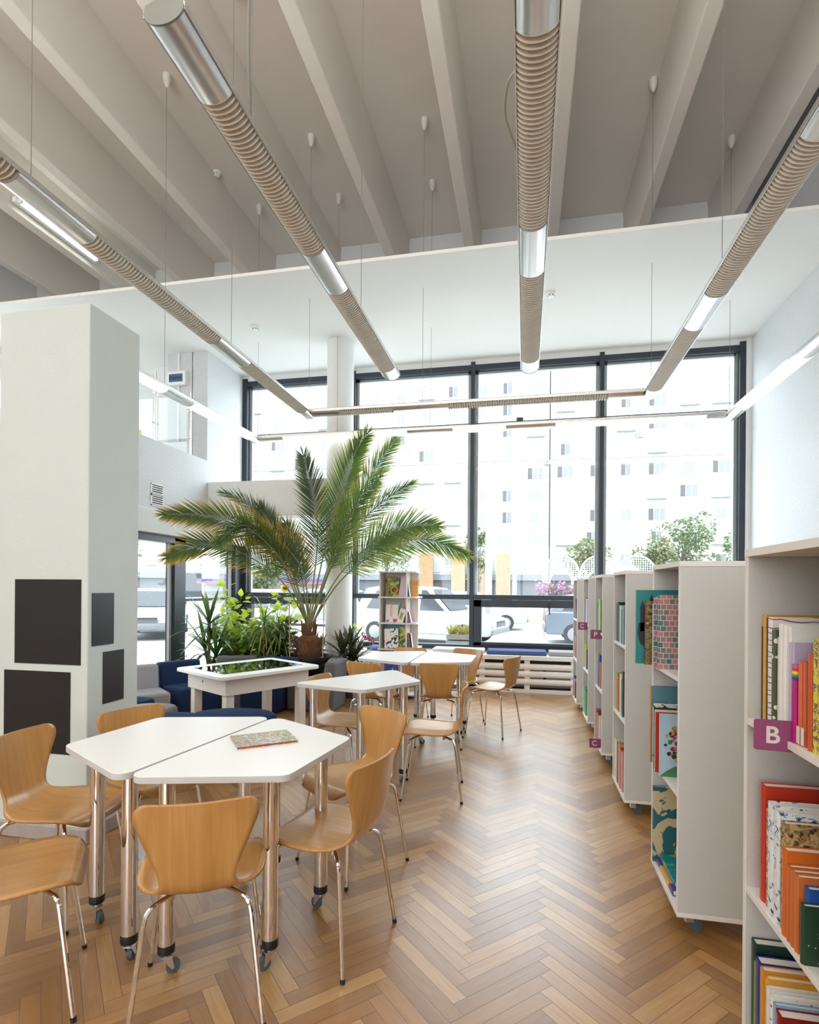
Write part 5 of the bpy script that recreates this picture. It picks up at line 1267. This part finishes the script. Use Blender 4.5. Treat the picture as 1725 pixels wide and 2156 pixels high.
def block(lb, x0, x1, y, rows, cols, seed, floors0=4.1, dz=2.72, top=29.5):
    t = thing('apartment_block', lb, 'building', (x0, y, GZ))
    rnd = random.Random(seed)
    g = G(); g.box(0, x1 - x0, 0, 8, 3.3, top); g.box(0, x1 - x0, -0.05, 0, top - 0.4, top + 0.3); g.build('wall', FAC, t)
    g = G()
    for r_ in range(int((top - 4) / dz)): g.box(0, x1 - x0, -0.03, 0.0, 3.55 + r_ * dz, 3.60 + r_ * dz)
    g.build('floor_joint', PX('facade_joint', (196, 194, 192), 0.9), t)
    g = G(); g.box(0.02, x1 - x0 - 0.02, 0.6, 8, 0, 3.3); g.box(0.0, x1 - x0, 0.55, 0.6, 0, 0.9); g.build('shop_floor', PX('shopfront_dark', (120, 122, 128), 0.5, var=0.15, vscale=0.7), t)
    g = G(); g.box(0, x1 - x0, -0.15, 0.6, 2.55, 3.3); g.build('shop_fascia', PX('fascia_grey', (150, 152, 158), 0.6), t)
    sp = (x1 - x0) / cols
    for r_ in range(rows):
        for c in range(cols):
            p = PROT[rnd.choice((0, 0, 0, 1, 2, 2, 3, 4))]
            o = p.copy(); COL.objects.link(o); o.parent = t; o.location = ((c + 0.5) * sp, 0.0, floors0 + 0.15 + r_ * dz)
            o.name = 'window'
    for i in range(max(3, cols)):
        g = G(); g.box(-0.4, 0.4, -0.35, 0, 0, 0.55, 0); g.lathe([(0.2, -0.001), (0.2, 0.002)], 14, (0, 0, 0), 1)
        for v in range(len(g.v) - 28, len(g.v)):
            q = g.v[v]; g.v[v] = (q[0] - 0.12, -0.352 - q[2], q[1] + 0.27)
        g.build('air_conditioner', [WFR, PX('ac_fan', (150, 150, 150), 0.6)], t, loc=((rnd.randrange(cols) + 1.0) * sp - 0.2, 0, floors0 - 0.75 + rnd.randrange(rows) * dz))
    return t
block('pale apartment block across the street, behind the right half of the big window', 3.0, 27.5, 70, 9, 7, 1)
block('pale apartment block across the street, behind the middle of the big window', -14.4, 2.9, 70.6, 9, 5, 2)
block('pale apartment block across the street, behind the left half of the big window', -43, -14.6, 72, 9, 8, 3)
block('pale apartment block far to the left, seen through the side glazing', -84, -44.5, 62, 5, 10, 4, top=20)
block('white apartment block beside the street, seen through the gap right of the palm', -16.5, -8.5, 52, 4, 2, 9, top=14) if False else None
for p in PROT: bpy.data.objects.remove(p)
# timber-clad shop panels
def tpanel(lb, x, z0, z1, cols):
    g = G(); n = 8
    for i in range(n): g.box(x + i * 0.22, x + i * 0.22 + 0.21, 69.2, 69.5, z0, z1, i % 2 if cols else 0)
    tag(g.build('timber_panel', [PX('timber_orange', (206, 158, 110), 0.7, var=0.15, vscale=2), PX('timber_red', (196, 120, 96), 0.7, var=0.15, vscale=2)]), lb, 'timber panel', 'timber panels on the shop fronts across the street')
for i, (x, cc) in enumerate(((-13.2, 0), (-9.1, 0), (-6.6, 1), (-5.6 + 2.1, 0))):
    tpanel('timber cladding panel on the shop front across the street, number %s from the left' % ('one', 'two', 'three', 'four')[i], x, 0.0, 5.7, cc)
# lattice arches
LAT = PX('white_lattice', (236, 236, 234), 0.6, var=0)
t = thing('lattice_arcade', 'white lattice arcade with round arches across the street', 'arcade', (0, 38, GZ))
for cx in (2.35, 4.75, 7.1):
    g = G(); ro, ri = 1.15, 0.72; n = 20
    outer = [(cx + ro * math.cos(a), 2.6 + ro * math.sin(a)) for a in [PI * i / n for i in range(n + 1)]]
    for rad in (ro, ri):
        zc = 2.6 if rad == ro else 2.05
        pts = [(cx + rad, 0, 0)] + [(cx + rad * math.cos(a), 0, zc + rad * math.sin(a)) for a in [PI * i / n for i in range(n + 1)]] + [(cx - rad, 0, 0)]
        g.tube(pts, 0.06, 6)
    g.build('arch', LAT, t, smooth=True)
    g = G(); st = 0.14; k = int(2 * ro / st)
    for i in range(1, k):
        x = -ro + i * st; zt = 2.6 + math.sqrt(max(0, ro * ro - x * x)); zb = 2.05 + math.sqrt(max(0, ri * ri - x * x)) if abs(x) < ri else 0
        g.box(cx + x - 0.02, cx + x + 0.02, -0.015, 0.015, zb, zt)
    for i in range(1, 26):
        z = i * st; hw = ro if z < 2.6 else math.sqrt(max(0, ro * ro - (z - 2.6) ** 2)); iw = 0 if z > 2.05 + ri else (ri if z < 2.05 else math.sqrt(max(0, ri * ri - (z - 2.05) ** 2)))
        if iw == 0: g.box(cx - hw, cx + hw, -0.015, 0.015, z - 0.02, z + 0.02)
        else: g.box(cx - hw, cx - iw, -0.015, 0.015, z - 0.02, z + 0.02); g.box(cx + iw, cx + hw, -0.015, 0.015, z - 0.02, z + 0.02)
    g.build('lattice', LAT, t)
# tram poles
def pole(lb, x, y, h, r_):
    t = thing('street_pole', lb, 'pole', (x, y, GZ), group='pale street poles')
    g = G(); g.lathe([(r_ * 1.15, 0), (r_, h * 0.55), (r_ * 0.8, h)], 16); g.build('mast', PX('pole_grey', (196, 198, 204), 0.6), t, smooth=True)
    g = G(); g.lathe([(r_ * 1.1, h * 0.56), (r_ * 1.1, h * 0.575)], 16); g.lathe([(r_ * 1.2, h * 0.36), (r_ * 1.2, h * 0.372)], 16); g.build('collar', WFR, t, smooth=True)
pole('thick pale street pole behind the window, left of the thin one', -1.22, 19, 6.75, 0.11); pole('thin pale street pole behind the window, right of the thick one', -0.43, 24, 4.95, 0.09)
g = G(); g.tube([(-60, 19, 5.55), (-1.22, 19, 5.75), (50, 19, 5.4)], 0.01, 4); tag(g.build('overhead_wire', PX('wire_grey', (120, 118, 112), 0.5)), 'thin overhead wire crossing between the street poles', 'wire')
# trees
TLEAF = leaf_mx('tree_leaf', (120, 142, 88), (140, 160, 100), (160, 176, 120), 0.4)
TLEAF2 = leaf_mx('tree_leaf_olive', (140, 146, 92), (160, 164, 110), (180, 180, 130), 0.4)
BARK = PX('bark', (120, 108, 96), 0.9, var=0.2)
def tree(lb, x, y, h, r_, seed, n=2600, lm=None, zc=None, ls=0.2):
    t = thing('tree', lb, 'tree', (x, y, GZ), group='trees along the street')
    rnd = random.Random(seed); zc = zc or h * 0.62
    g = G(); g.tube(spline([(0, 0, 0), (0.08, 0, zc * 0.5), (-0.05, 0.05, zc)], 5), [0.16 * h / 6] * 5 + [0.12 * h / 6] * 5 + [0.06], 8)
    blobs = []
    for i in range(11):
        a = rnd.uniform(0, 2 * PI); q = rnd.uniform(0.2, 0.75) * r_; c = Vector((q * math.cos(a), q * math.sin(a), zc + rnd.uniform(-0.55, 0.75) * (h - zc)))
        blobs.append((c, rnd.uniform(0.3, 0.55) * r_)); g.tube(spline([(0, 0, zc * 0.7), (c.x * 0.5, c.y * 0.5, (zc + c.z) / 2 - 0.1), tuple(c)], 4), 0.035 * h / 6, 5)
    g.build('trunk', BARK, t, smooth=True)
    lv = G()
    for i in range(n):
        c, br = rnd.choice(blobs); d = Vector((rnd.gauss(0, 1), rnd.gauss(0, 1), rnd.gauss(0, 1))).normalized()
        broad(lv, c + d * br * rnd.uniform(0.5, 1.0) ** 0.5, d + Vector((rnd.uniform(-1, 1), rnd.uniform(-1, 1), -0.3)), (rnd.uniform(-1, 1), rnd.uniform(-1, 1), 1), ls * rnd.uniform(0.7, 1.3))
    lv.build('crown', lm or TLEAF, t, smooth='all')
tree('tree with a broad crown behind the white arcade, at the right of the big window', 11.5, 44, 7.2, 2.6, 1, zc=4.4)
tree('pale tree close to the right window edge', 17.6, 46, 7.0, 2.6, 2, zc=4.2)
tree('low tree above the white arcade, just left of the right-hand mullion', 4.9, 45, 5.2, 2.0, 3, 1800, TLEAF2, 3.9)
tree('small tree between the right-hand mullion and the broad tree', 8.6, 41, 5.0, 1.6, 4, 1500, TLEAF2, 3.4)
tree('slender tree beside the thick street pole', -3.4, 40, 6.2, 0.9, 5, 900, TLEAF, 3.6)
tree('tree behind the palm fronds, right of the round pillar', -12.2, 48, 7.5, 2.2, 6, 1700, TLEAF2, 4.6)
tree('tree with a loose crown seen through the side glazing', -29, 34, 6.0, 2.6, 7, 2200, TLEAF2, 3.6)
tree('bushy tree at the far left of the side glazing', -37, 33, 4.6, 2.4, 8, 2000, TLEAF, 2.8)
tree('round green tree left of the palm stems, behind the glazing', -16.6, 33, 3.2, 1.4, 9, 1500, TLEAF, 1.9)
# hanging flowers, planter crate
t = thing('flower_trough', 'pink petunias in a trough on posts beyond the window, beside the bookcases', 'flowers', (1.05, 19, GZ))
g = G(); g.box(-0.6, 0.7, -0.15, 0.15, 1.25, 1.42); g.build('trough', PX('trough_grey', (150, 150, 150), 0.8), t)
g = G(); g.tube([(-0.4, 0, 0), (-0.4, 0, 1.25)], 0.025, 8); g.tube([(0.5, 0, 0), (0.5, 0, 1.25)], 0.025, 8); g.build('post', PX('pole_grey', (196, 198, 204), 0.6), t)
rnd = random.Random(8); g = G()
for i in range(700):
    c = Vector((rnd.uniform(-0.7, 0.8), rnd.uniform(-0.3, 0.1), 1.52 + rnd.gauss(0, 0.13))); 
    broad(g, c, (rnd.uniform(-1, 1), -0.6, rnd.uniform(-1, 1)), (rnd.uniform(-0.4, 0.4), -1, rnd.uniform(-0.4, 0.4)), rnd.uniform(0.05, 0.1), rnd.choice((0, 0, 1, 2)))
g.build('blossom', [leaf_mx('petunia_pink', (214, 110, 176), (222, 140, 190), (230, 170, 206), 0.4), leaf_mx('petunia_pale', (230, 190, 216), (234, 206, 222), (236, 216, 226), 0.4), TLEAF], t, smooth='all')
t = thing('planter_crate', 'wooden crate of yellow-green grasses right outside the window', 'planter', (-1.08, 9.4, GZ))
g = G()
for i in range(4): g.box(-0.22, 0.22, -0.14, 0.14, 0.42 + i * 0.10, 0.50 + i * 0.10)
g.box(-0.2, 0.2, -0.12, 0.12, 0, 0.42); g.build('crate', PX('crate_wood', (186, 182, 172), 0.8, var=0.08), t)
g = G(); rnd = random.Random(3)
for i in range(160): blade(g, (rnd.uniform(-0.18, 0.18), rnd.uniform(-0.1, 0.1), 0.8), (rnd.uniform(-0.5, 0.5), rnd.uniform(-0.5, 0.5), 1), (0, -1, 0.2), rnd.uniform(0.12, 0.24), 0.006, 0.5, 3, 0)
g.build('grasses', leaf_mx('yellow_grass', (190, 186, 70), (206, 200, 90), (216, 206, 120), 0.5), t, smooth='all')
g = G(); rnd = random.Random(31)
for i in range(900):
    x = rnd.uniform(-20, -12.6); y = 13.6 + rnd.uniform(-0.5, 0.5)
    broad(g, (x, y, GZ + rnd.uniform(0.2, 1.15)), (rnd.uniform(-1, 1), rnd.uniform(-1, 1), rnd.uniform(0, 1)), (rnd.uniform(-1, 1), -1, 0.5), rnd.uniform(0.05, 0.13), 1 if rnd.random() < 0.12 else 0)
tag(g.build('flower_bed', [TLEAF2, leaf_mx('orange_petal', (226, 130, 90), (230, 150, 110), (236, 170, 130), 0.4)]), kind='stuff')
# shop sign board in blue and red
t = thing('shop_canopy', 'long blue and red canopy of a shop seen through the corner glazing', 'canopy', (-22.5, 44, GZ))
g = G(); g.box(-6, 6, 0, 1.2, 1.98, 2.22); g.build('blue_band', PX('sign_blue', (70, 90, 180), 0.5), t)
g = G(); g.box(-6, 6, -0.02, 1.22, 1.80, 1.98); g.build('red_band', PX('sign_red', (214, 90, 84), 0.5), t)
g = G()
for x in (-5.5, -2, 2, 5.5): g.box(x - 0.08, x + 0.08, 0.2, 0.36, 0, 1.7)
g.box(-6, 6, 1.2, 1.3, 0, 1.95); g.build('kiosk_wall', PX('kiosk_wall', (206, 204, 202), 0.7), t)
# cars
def car(lb, x, y, rz, col, L_=4.2, W_=1.7, H_=1.45, hatch=True, dark=(70, 76, 84)):
    t = thing('car', lb, 'car', (x, y, GZ), rz, 'cars on the street')
    paint = PX('paint_%d_%d_%d' % col, col, 0.25, var=0.0, coat=0.6)
    h = L_ / 2
    lower = [(-h, 0.30), (-h + 0.05, 0.28), (h - 0.1, 0.28), (h, 0.36), (h, 0.62), (h - 0.12, 0.74), (h - 1.05, 0.90), (-h + 0.1, 0.94), (-h - 0.02, 0.86)]
    roofb = [(h - 1.15, 0.88), (h - 1.85, H_ - 0.05), (h - 2.2, H_), (-h + 0.75, H_), (-h + 0.35, H_ - 0.06), (-h + 0.08, 0.92)]
    def ext(g, poly, wt, wb, mi=0):
        n = len(poly); zs = [p[1] for p in poly]; z0, z1 = min(zs), max(zs); a = []
        for s in (-1, 1):
            a.append(g.add([(p[0], s * (wb + (wt - wb) * (p[1] - z0) / (z1 - z0)) / 2, p[1]) for p in poly]))
        g.face([a[0] + i for i in range(n)], mi); g.face([a[1] + i for i in range(n - 1, -1, -1)], mi)
        for i in range(n): j = (i + 1) % n; g.face([a[0] + j, a[0] + i, a[1] + i, a[1] + j], mi)
    g = G(); ext(g, lower, W_ * 0.96, W_); ext(g, roofb, W_ * 0.74, W_ * 0.94); g.build('body', paint, t, smooth=True, bevel=0.04, bseg=2)
    g = G()
    for s in (-1, 1):
        def sp_(px, pz): return (px, s * ((W_ * 0.94 + (W_ * 0.74 - W_ * 0.94) * (pz - 0.88) / (H_ - 0.88)) / 2 + 0.012), pz)
        for q in (((h - 1.35, 0.95), (h - 1.95, H_ - 0.1), (0.05, H_ - 0.1), (0.05, 0.95)), ((-0.05, 0.95), (-0.05, H_ - 0.1), (-h + 0.75, H_ - 0.12), (-h + 0.45, 0.97))):
            b = g.add([sp_(*p) for p in q]); g.face([b, b + 1, b + 2, b + 3])
    b = g.add([(h - 1.22, -W_ * 0.42, 0.95), (h - 1.22, W_ * 0.42, 0.95), (h - 1.80, W_ * 0.36, H_ - 0.09), (h - 1.80, -W_ * 0.36, H_ - 0.09)]); 
    for i in range(4): q = g.v[b + i]; g.v[b + i] = (q[0] + 0.02, q[1], q[2] + 0.012)
    g.face([b, b + 1, b + 2, b + 3])
    b = g.add([(-h + 0.10, -W_ * 0.40, 0.97), (-h + 0.10, W_ * 0.40, 0.97), (-h + 0.33, W_ * 0.35, H_ - 0.12), (-h + 0.33, -W_ * 0.35, H_ - 0.12)])
    for i in range(4): q = g.v[b + i]; g.v[b + i] = (q[0] - 0.03, q[1], q[2] + 0.012)
    g.face([b, b + 1, b + 2, b + 3])
    g.build('window', PX('car_glass', dark, 0.1, var=0), t)
    for wx in (h - 0.78, -h + 0.78):
        for s in (-1, 1):
            g = G(); y_ = s * (W_ / 2 - 0.09); g.tube([(wx, y_ - 0.10, 0.30), (wx, y_ + 0.10, 0.30)], 0.30, 22); wv = g.build('wheel', PX('tyre', (62, 62, 64), 0.8), t, smooth=True)
            g = G(); g.tube([(wx, y_ + s * 0.10, 0.30), (wx, y_ + s * 0.108, 0.30)], [0.19, 0.17], 18); g.build('hubcap', PX('hub', (200, 202, 206), 0.35, 0.4), wv, smooth=True)
    g = G(); g.box(h - 0.02, h + 0.05, -W_ / 2 + 0.06, W_ / 2 - 0.06, 0.32, 0.46); g.box(-h - 0.06, -h + 0.02, -W_ / 2 + 0.06, W_ / 2 - 0.06, 0.34, 0.5); g.build('bumper', PX('bumper', (150, 152, 156), 0.5), t, bevel=0.02)
    g = G(); g.box(h - 0.06, h + 0.03, -W_ / 2 + 0.08, -W_ / 2 + 0.42, 0.52, 0.68); g.box(h - 0.06, h + 0.03, W_ / 2 - 0.42, W_ / 2 - 0.08, 0.52, 0.68); g.build('headlight', PX('headlight', (230, 232, 236), 0.1), t)
    g = G()
    for i in range(4): g.box(h - 0.04, h + 0.02, -W_ / 2 + 0.46, W_ / 2 - 0.46, 0.52 + i * 0.045, 0.545 + i * 0.045)
    g.build('grille', PX('grille', (110, 112, 118), 0.4), t)
    g = G(); g.box(-h - 0.03, -h + 0.03, -W_ / 2 + 0.05, -W_ / 2 + 0.28, 0.6, 0.84); g.box(-h - 0.03, -h + 0.03, W_ / 2 - 0.28, W_ / 2 - 0.05, 0.6, 0.84); g.build('tail_light', PX('tail_light', (190, 90, 90), 0.3), t)
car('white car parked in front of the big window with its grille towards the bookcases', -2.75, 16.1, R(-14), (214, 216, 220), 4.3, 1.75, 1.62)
car('blue-grey hatchback parked behind the awning window, cut off by the bookcases', 2.55, 17.0, R(0), (130, 140, 156), 3.9, 1.62, 1.42)
car('white car passing in the road behind the parked cars', -2.0, 21.6, R(0), (226, 228, 232), 4.2, 1.7, 1.45)
car('silver car outside the side glazing, at the left edge of the yucca', -11.6, 15.6, R(-62), (190, 194, 200), 4.2, 1.7, 1.5)
car('white car parked outside the corner glazing behind the shrubs', -8.6, 16.4, R(-80), (222, 224, 228), 4.2, 1.7, 1.5)
car('white car far off in the street, seen at the top left of the side glazing', -25.0, 27.8, R(8), (226, 228, 232), 4.4, 1.75, 1.5)
car('pale car in the street behind the round pillar', -8.4, 21.5, R(180), (216, 218, 224), 4.3, 1.7, 1.5)
